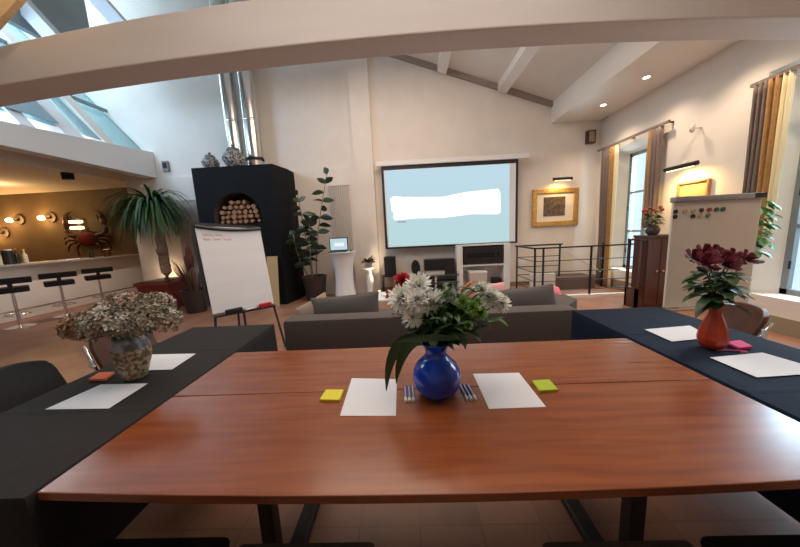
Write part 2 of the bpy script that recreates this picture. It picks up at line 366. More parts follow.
b = nb(); prism(b, [(-2.64, 3.375), (-3.06, 3.08), (-3.9, 3.5), (-3.4, 3.95)], 'y', 2.27, 2.31); struct('trim_2', b, 'pine', 'pine board under the roof at top left')
# pilaster
b = nb(); box(b, (-1.16, 6.8, 0), (-.71, YB, zroof(-.7))); struct('pilaster', b, 'wall', 'white pilaster left of the screen')
b = nb(); box(b, (-6.6, 6.84, 0), (-1.16, YB, 3.0)); struct('trim_3', b, 'wall', 'slightly proud lower wall')
for nm, a, c in (('baseboard_back', (-.7, 6.88, 0), (4.5, 6.9, .1)), ('baseboard_right', (4.47, -3, 0), (4.5, 6.9, .2))):
    b = nb(); box(b, a, c); struct(nm, b, mat('skirting_'+nm, (.30, .24, .16), .7))

# windows
def window(i, y0, y1, z0=.42, z1=2.84):
    b = nb(); x0, x1 = 4.8, 4.86; f = .07; ym = (y0+y1)/2
    box(b, (x0, y0, z0), (x1, y0+f, z1)); box(b, (x0, y1-f, z0), (x1, y1, z1)); box(b, (x0, y0, z0), (x1, y1, z0+f)); box(b, (x0, y0, z1-f), (x1, y1, z1))
    box(b, (x0-.01, ym-.05, z0), (x1, ym+.05, z1))
    for k in (1, 2): box(b, (x0+.005, y0, z0+(z1-z0)*k/3-.02), (x1-.005, y1, z0+(z1-z0)*k/3+.02))
    r = struct('window_%d' % i, b, 'winframe', ['grey framed far window', 'grey framed near window'][i-1])
    b = nb(); box(b, (x0+.028, y0+.03, z0+.03), (x0+.032, y1-.03, z1-.03)); part('pane', b, 'glass', r)
    b = nb(); cyl(b, (x0-.03, ym, 1.35), (x0-.03, ym, 1.65), .01); box(b, (x0-.03, ym-.02, 1.46), (x0, ym+.02, 1.54)); part('handle', b, 'iron', r)
    for z in (.8, 1.7, 2.5):
        b = nb(); cyl(b, (x0-.012, y1-.07, z-.05), (x0-.012, y1-.07, z+.05), .012); part('hinge', b, 'iron', r)
window(1, 5.42, 6.38); window(2, 2.25, 3.70, .42, 3.02)

# curtains
def curtain(label, x, y0, y1, ylin, z0, z1, m2, folds, seed, pinch=0, far=False, cream=None):
    rnd = random.Random(seed)
    t = thing('curtain', label, 'curtain', (x, (y0+y1)/2, z0), group=None)
    def sheet(ya, yb, amp, nf, ph):
        b = nb(); nx, nz = nf*8, 14; V = []
        for k in range(nz+1):
            tz = k/nz; row = []
            for i in range(nx+1):
                s = i/nx; y = ya+(yb-ya)*s; yc = (ya+yb)/2
                sq = 1-pinch*math.exp(-((tz-.36)/.16)**2)
                yy = yc+(y-yc)*sq
                xx = amp*sin(s*nf*2*pi+ph+.6*sin(tz*3+ph))*(.7+.3*tz)
                row.append(b.verts.new((xx, yy-(y0+y1)/2, tz*(z1-z0))))
            V.append(row)
        for k in range(nz):
            for i in range(nx): b.faces.new((V[k][i], V[k][i+1], V[k+1][i+1], V[k+1][i]))
        return b
    da, db, la, lb = (y0, ylin, ylin-.02, y1) if far else (ylin, y1, y0, ylin+.02)
    part('drape', sheet(da, db, .035, folds, 0), 'curt', t, smooth=2, solid=.006)
    part('lining', sheet(la, lb, .03, 2, 1), m2, t, 'golden lining', smooth=2, solid=.006)
    if cream: part('lining', sheet(cream[0], cream[1], .02, 2, 2), 'lining2', t, 'cream lining edge', smooth=2, solid=.006)
curtain('far window left curtain, taupe with golden lining, in the corner by the back wall', 4.38, 6.22, 6.61, 6.35, .03, 3.0, 'lining', 3, 1, .2, cream=(6.15, 6.23))
curtain('far window right curtain, taupe and gold, hanging above the mahogany cabinet', 4.38, 5.14, 5.41, 5.335, 1.3, 3.0, 'lining', 3, 2, 0, True)
curtain('near window taupe curtain with orange gold edge, behind the magnet flipchart', 4.38, 3.61, 3.875, 3.72, 1.15, 3.02, 'lining', 3, 3, .1, cream=(3.52, 3.62))
for y0, y1, lb in ((5.03, 6.76, 'dark curtain rail over the far window'), (1.9, 3.92, 'dark curtain rail over the near window')):
    t = thing('curtain_rail', lb, 'curtain rail', (4.38, (y0+y1)/2, 3.03)); h = (y1-y0)/2
    b = nb(); box(b, (-.02, -h, -.02), (.02, h, .02)); part('rail', b, 'curt', t)
    for s in (-h+.06, 0, h-.06): b = nb(); box(b, (.02, s-.015, -.01), (.119, s+.015, .01)); part('bracket', b, 'iron', t)

# ------------------------------------------------------------------ meeting tables
t = thing('meeting_table', 'large cherry wood meeting table with seam across its top and black legs', 'table', (.1, 1.16, 0))
def top(pts, nm):
    b = nb(); prism(b, pts, 'z', .722, .75); return part(nm, b, 'cherry', t, bev=.003)
n = 24; fr = [(-1.216+2.411*i/n, -.500+.032*((-1+2*i/n)**2)) for i in range(n+1)]
top(fr+[(1.195, .014), (-1.216, .014)], 'table_top'); top([(-1.216, .018), (1.195, .018), (1.195, .495), (-1.216, .495)], 'table_top')
b = nb(); box(b, (-1.0, -.10, .665), (1.0, -.04, .722)); box(b, (-1.0, .06, .665), (1.0, .12, .722)); part('under_frame', b, 'iron', t)
for x in (-.675, .685):
    b = nb(); box(b, (x-.027, -.27, .03), (x+.027, -.22, .722)); box(b, (x-.03, -.43, .695), (x+.03, .45, .722))
    lg = part('leg', b, 'black', t, bev=.004)
    b = nb(); box(b, (x-.038, -.38, 0), (x+.038, .46, .045)); part('foot_bar', b, 'black', lg, bev=.008)
    b = nb(); box(b, (x-.04, .26, .03), (x+.04, .34, .722)); part('leg', b, 'black', t, bev=.004)

def cloth_table(x0, x1, y0, y1, m, lt, lc, corner):
    t = thing('folding_table', lt, 'table', ((x0+x1)/2, (y0+y1)/2, 0)); hx, hy = (x1-x0)/2, (y1-y0)/2
    b = nb(); box(b, (-hx+.02, -hy+.02, .715), (hx-.02, hy-.02, .745)); part('table_top', b, 'white', t)
    for sx in (-1, 1):
        for sy in (-1, 1): b = nb(); cyl(b, (sx*(hx-.08), sy*(hy-.1), 0), (sx*(hx-.08), sy*(hy-.1), .715), .016); part('leg', b, 'chrome', t)
    # cloth: closed loop of skirt columns around the top, gentle folds growing downwards
    b = nb(); loop = []; per = []
    def seg(ax, ay, bx, by, nx, ny):
        L = math.hypot(bx-ax, by-ay); k = int(L/.03)
        for i in range(k): s = i/k; per.append((ax+(bx-ax)*s, ay+(by-ay)*s, nx, ny, s*L, L))
    seg(-hx, -hy, hx, -hy, 0, -1); seg(hx, -hy, hx, hy, 1, 0); seg(hx, hy, -hx, hy, 0, 1); seg(-hx, hy, -hx, -hy, -1, 0)
    rows = []
    for k, z in enumerate((.755, .75, .70, .62, .54, .46, .39)):
        row = []
        for j, (x, y, nx, ny, s, L) in enumerate(per):
            amp = (.755-z)*.05*(1-.75*(nx == corner))
            off = (0 if k == 0 else .003)+amp*(1+sin(s*19+j*.02))*min(1, 1)*.5
            cut = -.008 if (nx == -corner and False) else 0
            row.append(b.verts.new((x+nx*(off+cut), y+ny*(off+cut), z)))
        rows.append(row)
    m_ = len(per)
    for k in range(len(rows)-1):
        for j in range(m_): b.faces.new((rows[k][j], rows[k][(j+1) % m_], rows[k+1][(j+1) % m_], rows[k+1][j]))
    b.faces.new(rows[0])
    # soft ironing creases across the top
    for cy in (-.35, .28):
        v = [b.verts.new((-hx+.004, cy-.02, .7552)), b.verts.new((hx-.004, cy-.02, .7552)), b.verts.new((hx-.004, cy, .7585)), b.verts.new((-hx+.004, cy, .7585)), b.verts.new((-hx+.004, cy+.02, .7552)), b.verts.new((hx-.004, cy+.02, .7552))]
        b.faces.new((v[0], v[1], v[2], v[3])); b.faces.new((v[3], v[2], v[5], v[4]))
    solo('tablecloth', b, m, lc, 'tablecloth', ((x0+x1)/2, (y0+y1)/2, 0), smooth=True)
cloth_table(-1.80, -1.122, .67, 2.19, 'charcoal', 'folding table under the charcoal cloth on the left', 'charcoal cloth draped over the left hand table', 1)
cloth_table(1.312, 1.985, .60, 2.24, 'bluelit', 'folding table under the navy cloth on the right', 'dark navy cloth draped over the right hand table', -1)

# ------------------------------------------------------------------ papers, notes, pens
def quad(name, pts, z, th, m, label, cat, group=None):
    cx = sum(p[0] for p in pts)/len(pts); cy = sum(p[1] for p in pts)/len(pts)
    b = nb(); prism(b, [(p[0]-cx, p[1]-cy) for p in pts], 'z', 0, th)
    return solo(name, b, m, label, cat, (cx, cy, z), group=group)
G = 'blank sheets laid out on the tables'
quad('paper_sheet', [(-.303, 1.285), (-.08, 1.262), (-.074, .989), (-.294, .999)], .7502, .0012, 'paper', 'blank white sheet on cherry table left of the blue vase', 'paper', G)
quad('paper_sheet', [(.290, 1.288), (.509, 1.283), (.509, 1.017), (.289, 1.015)], .7502, .0012, 'paper', 'blank white sheet on cherry table right of the blue vase', 'paper', G)
quad('paper_sheet', [(-1.615, 1.09), (-1.585, 1.29), (-1.335, 1.285), (-1.318, 1.082)], .7592, .0012, 'paper', 'blank white sheet on charcoal cloth in front of the speckled vase', 'paper', G)
quad('paper_sheet', [(-1.60, 1.43), (-1.65, 1.648), (-1.354, 1.636), (-1.333, 1.429)], .7592, .0012, 'paper', 'blank white sheet on charcoal cloth behind the speckled vase', 'paper', G)
quad('paper_sheet', [(1.485, 1.757), (1.80, 1.792), (1.73, 1.59), (1.474, 1.557)], .7592, .0012, 'paper', 'blank white sheet on navy cloth behind the orange red vase', 'paper', G)
quad('paper_sheet', [(1.472, 1.353), (1.761, 1.385), (1.80, 1.18), (1.469, 1.161)], .7592, .0012, 'paper', 'blank white sheet on navy cloth nearest the camera, before the orange red vase', 'paper', G)
G = 'sticky note pads on the tables'
quad('sticky_note_pad', [(-.405, 1.10), (-.399, 1.176), (-.318, 1.171), (-.318, 1.092)], .7502, .010, 'yellow', 'yellow sticky note pad on the cherry table', 'sticky notes', G)
quad('sticky_note_pad', [(.533, 1.195), (.612, 1.199), (.608, 1.118), (.528, 1.115)], .7502, .010, 'green', 'lime green sticky note pad on the cherry table', 'sticky notes', G)
quad('sticky_note_pad', [(-1.695, 1.33), (-1.718, 1.402), (-1.636, 1.405), (-1.60, 1.325)], .7592, .012, 'orange', 'orange sticky note pad beside the speckled vase', 'sticky notes', G)
quad('sticky_note_pad', [(1.715, 1.505), (1.805, 1.52), (1.775, 1.438), (1.69, 1.425)], .7592, .012, 'hotpink', 'hot pink sticky note pad beside the orange red vase', 'sticky notes', G)
def pen(x, y, rz, z, label, cap='white', body='ink_blue', group=None, L=.115):
    t = thing('pen', label, 'pen', (x, y, z+.0056), rz, group)
    b = nb(); cyl(b, (0, -L*.28, 0), (0, L/2, 0), .0055, seg=8); part('barrel', b, body, t, smooth=True)
    b = nb(); cyl(b, (0, -L/2, 0), (0, -L*.28, 0), .0062, seg=8); part('cap', b, cap, t, smooth=True)
    b = nb(); box(b, (-.0015, -.03, .0052), (.0015, L*.4, .008)); part('clip', b, cap, t)
for k in range(3):
    pen(-.038+.0165*k, 1.13, radians(2), .7502, ['blue and white pen left of blue vase, leftmost of three', 'blue and white pen left of blue vase, middle of three', 'blue and white pen left of blue vase, rightmost of three'][k], group='pens left of the blue vase')
    pen(.212+.0165*k, 1.13, radians(6), .7502, ['blue and white pen right of blue vase, leftmost of three', 'blue and white pen right of blue vase, middle of three', 'blue and white pen right of blue vase, rightmost of three'][k], group='pens right of the blue vase')
pen(1.625, 1.40, radians(82), .7592, 'dark pen with pink cap lying before the orange red vase', 'hotpink', 'black', L=.13)
b = nb(); cyl(b, (0, -.012, .006), (0, .012, .006), .006, seg=8)
solo('white_pen_cap', b, 'white', 'small white pen cap beside the orange sticky notes', 'pen_cap', (-1.565, 1.42, .7592), 1.2)  # a white pen cap as a short cylinder

# ------------------------------------------------------------------ flowers
def bez(p0, p1, p2, n=8):
    p0, p1, p2 = Vector(p0), Vector(p1), Vector(p2)
    return [p0*(1-t)**2+p1*2*t*(1-t)+p2*t*t for t in [i/n for i in range(n+1)]]
def mum_bloom(c, ax, R, n, rnd, W=.22):
    b = nb(); ax = Vector(ax).normalized(); q = ax.to_track_quat('Z', 'Y')
    for i in range(n):
        u = (i+.5)/n; th = math.acos(1-1.35*u); ph = i*2.39996+rnd.uniform(-.2, .2)
        d = q @ Vector((sin(th)*cos(ph), sin(th)*sin(ph), cos(th)))
        L = R*(.62+.38*min(1, u*1.6))*rnd.uniform(.9, 1.1)
        s = d.cross(ax); s = s if s.length > .05 else Vector((1, 0, 0))
        p = Vector(c)+d*R*.12; cur = (d+ax*.1*0).normalized(); W_ = R*W; rows = []
        s.normalize()
        for k in range(4):
            t = k/3; wd = W_*(.5, .95, 1, .35)[k]; nn = s.cross(cur).normalized()
            rows.append((b.verts.new(p-s*wd/2-nn*wd*.15), b.verts.new(p+nn*.1*wd), b.verts.new(p+s*wd/2-nn*wd*.15)))
            cur = (cur+ax*(.16 if u < .7 else -.06)).normalized(); p = p+cur*L/3
        for k in range(3):
            a, c2 = rows[k], rows[k+1]; b.faces.new((a[0], a[1], c2[1], c2[0])); b.faces.new((a[1], a[2], c2[2], c2[1]))
    return b
def rose_bloom(c, ax, R, rnd, rings=((3, .25, .9), (4, .45, .8), (5, .7, .55), (6, .95, .25))):
    b = nb(); ax = Vector(ax).normalized(); q = ax.to_track_quat('Z', 'Y'); c = Vector(c)
    for k, (n, rr, cl) in enumerate(rings):
        for i in range(n):
            a0 = 2*pi*i/n+k*.7+rnd.uniform(-.15, .15); sp = 2*pi/n*.72; V = []
            for u in range(4):
                t = u/3; rad = R*(rr*(.25+.75*t**.6) + (.22*(1-cl))*(t**3)); z = R*(-.55+1.1*t*(.75+.3*cl)) - R*.25*(1-cl)*t**3
                V.append([b.verts.new(c+q@Vector((rad*cos(a0+sp*(v/4-.5)*(1-.3*t**4)), rad*sin(a0+sp*(v/4-.5)*(1-.3*t**4)), z-.05*R*abs(v-2)*t))) for v in range(5)])
            for u in range(3):
                for v in range(4): b.faces.new((V[u][v], V[u][v+1], V[u+1][v+1], V[u+1][v]))
    return b
def floret_head(c, rx, ry, rz, n, fs, rnd):
    b = nb(); c = Vector(c)
    for i in range(n):
        u = (i+.5)/n; zz = 1-1.75*u; r = math.sqrt(max(0, 1-zz*zz)); ph = i*2.39996
        d = Vector((r*cos(ph), r*sin(ph), zz)); p = c+Vector((d.x*rx, d.y*ry, d.z*rz))*rnd.uniform(.86, 1.05)
        nrm = (d+Vector((rnd.uniform(-.5, .5), rnd.uniform(-.5, .5), rnd.uniform(-.3, .5)))).normalized(); q = nrm.to_track_quat('Z', 'Y')
        f = fs*rnd.uniform(.75, 1.2); a0 = rnd.uniform(0, 6)
        ctr = b.verts.new(p)
        for k in range(4):
            a = a0+k*pi/2; e = lambda aa, rr, zz_: b.verts.new(p+q@Vector((rr*f*cos(aa), rr*f*sin(aa), zz_*f)))
            v1, v2, v3 = e(a-.55, .75, .2), e(a, 1.05, rnd.uniform(.1, .5)), e(a+.55, .75, .2)
            b.faces.new((ctr, v1, v2, v3))
    return b
def bunch_leaves(specs, b=None):
    b = b or nb()
    for s in specs: leaf(b, *s[:4], droop=s[4] if len(s) > 4 else .3)
    return b

# --- blue vase
BX, BY = .100, 1.135
b = nb(); lathe(b, [(.04, 0), (.062, .002), (.083, .02), (.098, .05), (.103, .08), (.098, .112), (.083, .14), (.062, .16), (.047, .176), (.043, .192), (.049, .212), (.064, .232), (.076, .243),
                    (.073, .243), (.060, .230), (.045, .211), (.039, .192), (.042, .178), (.05, .165), (.03, .15)], seg=40, cap=2)
solo('blue_glass_vase', b, 'bluevase', 'round cobalt blue glass vase on the cherry table', 'vase', (BX, BY, .7502), smooth=2)
rnd = random.Random(3)
def flower(name, label, cat, grp, mouth, tip, bloom_bm, m, leaves=0, bend=.4, lm='leaf', stem_r=.0035, lsize=.07):
    mouth, tip = Vector(mouth), Vector(tip)
    t = thing(name, label, cat, mouth, group=grp); base = Vector((0, 0, 0)); tp = tip-mouth
    mid = Vector((tp.x*bend*.5, tp.y*bend*.5, tp.z*.6)); pts = bez(base, mid, tp)
    b = nb(); tube(b, pts, stem_r, 6); part('stem', b, 'stem', t, smooth=2)
    part('bloom', bloom_bm, m, t, smooth=2)
    if leaves:
        b = nb()
        for i in range(leaves):
            p = pts[2+int(i*5/leaves)]; a = rnd.uniform(0, 2*pi)
            leaf(b, p, (cos(a), sin(a), .25), lsize*rnd.uniform(.8, 1.2), lsize*.5, .35)
        part('leaves', b, lm, t, smooth=2)
    return t, tp
mz = .985
G = 'white chrysanthemums in the blue vase'
mums = [(-.035, 1.20, 1.165, .062, 'large white chrysanthemum, leftmost bloom of the blue vase bouquet'),
        (.040, 1.225, 1.212, .060, 'large white chrysanthemum, topmost of the blue vase bouquet'),
        (.092, 1.165, 1.150, .060, 'large white chrysanthemum right of the topmost white bloom, above blue vase'),
        (.008, 1.15, 1.092, .045, 'smaller white chrysanthemum, lowest in the blue vase bouquet'),
        (.03, 1.16, 1.165, .055, 'white chrysanthemum in the middle of the white cluster, blue vase'),
        (.352, 1.20, 1.150, .050, 'white chrysanthemum on the right side of the blue vase bouquet, upper'),
        (.392, 1.19, 1.125, .042, 'white chrysanthemum at the far right end of the blue vase bouquet'),
        (.325, 1.23, 1.180, .040, 'white chrysanthemum behind the right hand blooms in the blue vase')]
for i, (x, y, z, R, lb) in enumerate(mums):
    mo = Vector((BX+.02*cos(i*.8), BY+.02*sin(i*.8), mz-.03)); tp = Vector((x, y, z))-mo
    ax = Vector((tp.x*1.2, -.55, .75))
    flower('chrysanthemum', lb, 'flower', G, mo, (x, y, z), mum_bloom(tp, ax, R, 110, rnd), 'mum', 0)
for i, (x, y, z, R, lb) in enumerate([(-.03, 1.30, 1.222, .042, 'red carnation behind the white blooms of the blue vase'), (-.085, 1.27, 1.165, .026, 'small red carnation at left of the blue vase bouquet')]):
    mo = Vector((BX-.02, BY+.02*(i-.5), mz-.03))
    flower('carnation', lb, 'flower', 'red carnations in the blue vase', mo, (x, y, z), mum_bloom(Vector((x, y, z))-mo, (0, -.4, 1), R, 70, rnd, .5), 'redp', 2, lsize=.05)
for i, (x, y, z, R) in enumerate([(.25, 1.10, 1.135, .032), (.285, 1.11, 1.11, .028), (.215, 1.12, 1.155, .029), (.225, 1.07, 1.075, .018), (.275, 1.12, 1.15, .022)]):
    mo = Vector((BX+.03, BY+.01*(i-1.5), mz-.03))
    flower('lime_chrysanthemum', ['lime green button bloom, largest on the right of blue vase', 'lime green button bloom beside the right white blooms, blue vase', 'lime green button bloom at the back right of blue vase', 'smallest lime green bud low on the right of blue vase', 'lime green button bloom behind the largest one, blue vase'][i], 'flower', 'lime green blooms in the blue vase', mo, (x, y, z), mum_bloom(Vector((x, y, z))-mo, (.2, -.6, .7), R, 60, rnd, .4), 'lime', 2)
# lily bud, orange
mo = Vector((BX+.035, BY+.03, mz-.03)); b = nb(); tp = Vector((.255, 1.24, 1.195))-mo
ell(b, tp, .009, .009, .034, 2, Vector((.7, 0, .6)).to_track_quat('Z', 'Y'))
flower('lily_bud', 'slender orange lily bud rising on the right of blue vase', 'flower', None, mo, mo+tp, b, 'orange', 0)
# foliage sprays in the vase
def spray_extra(b, bs):
    for i in range(26):
        tip = Vector((rnd.uniform(-.02, .22), rnd.uniform(-.02, .13), rnd.uniform(.10, .255))); pts = bez((0, 0, 0), (tip.x*.3, tip.y*.2, tip.z*.6), tip, 5); tube(bs, pts, .002, 5)
        for k in range(9):
            aa = rnd.uniform(0, 2*pi); leaf(b, pts[3+k % 3], (cos(aa), sin(aa), rnd.uniform(-.1, .9)), rnd.uniform(.03, .06), rnd.uniform(.018, .03), .4, 4)
t = thing('foliage_spray', 'dense dark green foliage filling the blue vase bouquet', 'foliage', (BX, BY, mz-.03), group=None)
b = nb(); bs = nb()
for i in range(72):
    a = rnd.uniform(0, 2*pi); el = rnd.uniform(.1, 1.35); r = rnd.uniform(.09, .225)
    tip = Vector((cos(a)*cos(el)*r*1.05+.06, sin(a)*cos(el)*r*.7+.05, .04+sin(el)*r*1.0))
    pts = bez((0, 0, 0), (tip.x*.2, tip.y*.2, tip.z*.7), tip, 5); tube(bs, pts, .0022, 5)
    for k in range(9):
        p = pts[2+k % 4]; aa = rnd.uniform(0, 2*pi); leaf(b, p, (cos(aa), sin(aa), rnd.uniform(-.2, .7)), rnd.uniform(.04, .085), rnd.uniform(.018, .034), .4, 4)
spray_extra(b, bs); part('leaves', b, 'leaf', t, smooth=2); part('stems', bs, 'stem', t, smooth=2)
def long_leaf(label, pts, W):
    b = nb(); pts = bez(*pts, n=10); rows = []
    for i, p in enumerate(pts):
        d = (pts[min(i+1, 10)]-pts[max(i-1, 0)]).normalized(); s = d.cross(Vector((.25, -1, .3))).normalized(); nn = s.cross(d)
        wd = W*max(.05, sin(pi*min(1, i/10*.95+.04))**.8)
        rows.append([b.verts.new(p-s*wd/2+nn*.12*wd), b.verts.new(p), b.verts.new(p+s*wd/2+nn*.12*wd)])
    for i in range(10):
        for j in range(2): b.faces.new((rows[i][j], rows[i][j+1], rows[i+1][j+1], rows[i+1][j]))
    tagp(mk('long_leaf', b, 'leaf', smooth=2), label, 'leaf', 'long leaves hanging from the blue vase')
long_leaf('long pointed leaf hanging lowest at left of the blue vase', ((BX-.03, BY-.02, 1.0), (-.09, 1.07, 1.09), (-.115, 1.08, .80)), .046)
long_leaf('long leaf hanging close to the blue vase on its left', ((BX-.02, BY-.03, 1.0), (-.045, 1.06, 1.06), (-.072, 1.075, .835)), .044)
long_leaf('broad leaf lying across the front rim of the blue vase', ((BX-.16, 1.06, 1.02), (BX-.03, 1.05, 1.05), (BX+.13, 1.08, 1.01)), .028)
long_leaf('short leaf bent down on the right of the blue vase', ((BX+.04, BY-.02, 1.0), (.22, 1.09, 1.05), (.215, 1.09, .965)), .03)
# fine dark sprig on the left
t = thing('wispy_sprig', 'fine dark wispy sprig sticking out left of the blue vase', 'foliage', (BX, BY, mz-.03)); b = nb()
for i in range(16):
    tip = Vector((-.17+rnd.uniform(-.06, .09), .06+rnd.uniform(-.05, .05), .07+rnd.uniform(-.04, .11))); pts = bez((-.02, 0, .01), (-.06, .02, .1), tip, 5); tube(b, pts, .0012, 4)
    for k in range(4): ell(b, pts[5-k % 3]+Vector((rnd.uniform(-.012, .012), 0, rnd.uniform(-.012, .012))), .003, .003, .003, 1)
part('sprays', b, 'darkpot', t)
# silver support stick seen right of the vase
# --- orange red vase with roses
RX, RY = 1.588, 1.475
b = nb(); lathe(b, [(.030, 0), (.044, .004), (.058, .03), (.062, .055), (.056, .095), (.042, .145), (.028, .182), (.026, .2), (.034, .228), (.037, .24), (.033, .24), (.022, .205), (.018, .19)], seg=9, cap=2)
solo('red_ceramic_vase', b, 'redvase', 'faceted orange red ceramic vase on the navy cloth', 'vase', (RX+.006, RY-.01, .7592), bev=.003)
for i, (x, y, z, R, lb) in enumerate([(1.515, 1.45, 1.225, .047, 'dark red rose, lowest left in the orange red vase'), (1.60, 1.44, 1.225, .05, 'dark red rose at the centre front above orange red vase'),
        (1.555, 1.50, 1.265, .045, 'dark red rose topmost of the orange red vase'), (1.625, 1.52, 1.262, .043, 'dark red rose behind the centre rose, orange red vase'),
        (1.68, 1.48, 1.240, .042, 'dark red rose second from the right end, orange red vase'), (1.735, 1.47, 1.235, .038, 'dark red rose at the far right end, orange red vase'), (1.50, 1.50, 1.25, .04, 'dark red rose at the far left, orange red vase')]):
    mo = Vector((RX+.012*cos(i), RY+.012*sin(i), .96)); tp = Vector((x, y, z))-mo
    flower('rose', lb, 'flower', 'dark red roses in the orange red vase', mo, (x, y, z), rose_bloom(tp, (tp.x*2, -.8, .6), R*1.12, rnd), 'rose', 4, lsize=.075, stem_r=.003)
t = thing('rose_foliage', 'broad green rose leaves spreading over the orange red vase', 'foliage', (RX, RY, .97)); b = nb()
for i in range(52):
    a = rnd.uniform(0, 2*pi); r = rnd.uniform(.02, .07); leaf(b, (cos(a)*r, sin(a)*r*.6, rnd.uniform(.05, .21)), (cos(a), sin(a)*.7, rnd.uniform(-.2, .5)), rnd.uniform(.06, .10), rnd.uniform(.045, .065), .45)
for dx, z in ((-1, .04), (-1, .07), (.9, .03)): leaf(b, (dx*.02, -.02, z), (dx, -.3, .25), .15, .045, .7)
part('leaves', b, 'leaf', t, smooth=2)
# --- speckled vase with dried hydrangeas
SX, SY = -1.463, 1.355
sp = mat('speckled_stoneware', (.13, .065, .025), .45, col2=(.42, .30, .18), scale=55, detail=6, contrast=(.44, .58), bump=.3, bscale=25, coat=.2)
b = nb(); lathe(b, [(.040, 0), (.048, .004), (.052, .02), (.064, .06), (.078, .105), (.082, .135), (.078, .165), (.068, .195), (.061, .215), (.064, .235), (.071, .248), (.067, .248), (.058, .225), (.045, .2)], seg=32, cap=2)
t = thing('speckled_vase', 'brown speckled stoneware vase on the charcoal cloth', 'vase', (SX, SY, .7592))
part('body', b, sp, t, smooth=2)
b = nb(); lathe(b, [(.0792, .168), (.0695, .196), (.0625, .215), (.0655, .233)], seg=32, cap=False); part('neck_glaze', b, mat('grey_blue_glaze', (.34, .34, .38), .3, col2=(.10, .08, .08), scale=14, contrast=(.45, .55)), t, 'grey blue glazed neck with dark blotches', smooth=2)
heads = [(-1.70, 1.33, 1.085, .085, 'hydo', 'dried ochre hydrangea head, leftmost over the speckled vase'), (-1.60, 1.30, 1.10, .10, 'hydo', 'dried rust hydrangea head, second from the left over the speckled vase'),
         (-1.50, 1.28, 1.115, .105, 'hydw', 'dried pale hydrangea head at the front centre of the speckled vase'), (-1.415, 1.30, 1.09, .085, 'hydw', 'dried cream hydrangea head right of the centre, speckled vase'),
         (-1.28, 1.34, 1.10, .11, 'hydg', 'dried brown green hydrangea head at the right end, speckled vase'), (-1.38, 1.43, 1.15, .10, 'hydg', 'dried hydrangea head behind on the right, speckled vase'),
         (-1.54, 1.42, 1.15, .11, 'hyd', 'dried hydrangea head behind the centre, topmost over speckled vase'), (-1.65, 1.42, 1.12, .09, 'hyd', 'dried hydrangea head behind on the left, speckled vase'),]
for i, (x, y, z, R, m, lb) in enumerate(heads):
    x = SX+(x-SX)*.90+.012; z -= .028; mo = Vector((SX+.03*cos(i), SY+.03*sin(i), .985)); tp = Vector((x, y, z))-mo
    t, tp = flower('dried_hydrangea', lb, 'flower', 'dried hydrangea heads in the speckled vase', mo, (x, y, z), floret_head(tp, R*.98, R*.85, R*.74, 120, .0185, rnd), m, 0)
t = thing('hydrangea_leaves', 'dull green leaves among the dried hydrangeas', 'foliage', (SX, SY, .99)); b = nb()
for a in (-.9, -.5, -.2, .3, 2.2, 3.0, 3.6): leaf(b, (0, 0, .0), (cos(a), sin(a)-.3, .55), .16, .065, .35)
part('leaves', b, 'dryleaf', t, smooth=2)

# ------------------------------------------------------------------ chairs
def make_chair(label, m, loc, rz, group, zt=.84, curve=.05):
    """front faces local +Y"""
    t = thing('meeting_chair', label, 'chair', loc, rz, group)
    b = nb(); box(b, (-.225, -.21, .43), (.225, .22, .475), .02); part('seat', b, m, t, smooth=True)
    b = nb(); n, k = 10, 8; z0 = .53; F = []; Bk = []
    for j in range(k+1):
        s = j/k; z = z0+(zt-z0)*s; hw = .225*(1-.10*(max(0, s-.6)/.4)**2*2.2)
        F.append([b.verts.new((hw*(2*i/n-1), -.235-.10*s+curve*(1-(2*i/n-1)**2)*-1+curve+.018, z-(.02*abs(2*i/n-1)**4 if j == k else 0))) for i in range(n+1)])
        Bk.append([b.verts.new((hw*(2*i/n-1), -.235-.10*s+curve*(1-(2*i/n-1)**2)*-1+curve-.018, z-(.02*abs(2*i/n-1)**4 if j == k else 0))) for i in range(n+1)])
    for A, rev in ((F, 0), (Bk, 1)):
        for j in range(k):
            for i in range(n):
                f = (A[j][i], A[j][i+1], A[j+1][i+1], A[j+1][i]); b.faces.new(f[::-1] if rev else f)
    for j in range(k):
        for i in (0, n): b.faces.new((F[j][i], F[j+1][i], Bk[j+1][i], Bk[j][i]))
    for i in range(n):
        for j in (0, k): b.faces.new((F[j][i], F[j][i+1], Bk[j][i+1], Bk[j][i]))
    part('backrest', b, m, t, smooth=True, bev=.008)
    for s in (-1, 1):
        b = nb(); tube(b, [(s*.235, .2, .011), (s*.235, .2, .40), (s*.235, .17, .44)], .011); part('leg', b, 'chrome', t, smooth=2)
        b = nb(); tube(b, [(s*.235, -.2, .011), (s*.235, -.19, .44), (s*.235, -.24, .60), (s*.232, -.29, zt-.06)], .011); part('leg', b, 'chrome', t, smooth=2)
        b = nb(); tube(b, [(s*.235, .19, .44), (s*.235, -.19, .44)], .010); part('side_rail', b, 'chrome', t, smooth=2)
        b = nb(); box(b, (s*.235-.013, -.268, .60), (s*.235+.013, -.245, .66), .006); part('frame_clip', b, 'white', t, 'pale end cap')
    return t
G = 'chairs pushed up to the tables'
make_chair('brown leather chair with steel frame behind the speckled vase', 'leather', (-2.03, 2.07, 0), -pi/2, G, zt=.82)
make_chair('black upholstered chair at the left edge by the charcoal cloth', 'blackfab', (-2.04, 1.45, 0), -pi/2+.1, G, zt=.79)
make_chair('brown leather chair behind the navy cloth, beyond the orange red vase', 'leather', (2.29, 2.24, 0), 1.2, G, zt=.77)
make_chair('brown leather chair at the right edge beyond the nearest white sheet', 'leather', (2.31, 1.60, 0), 1.45, G, zt=.76)
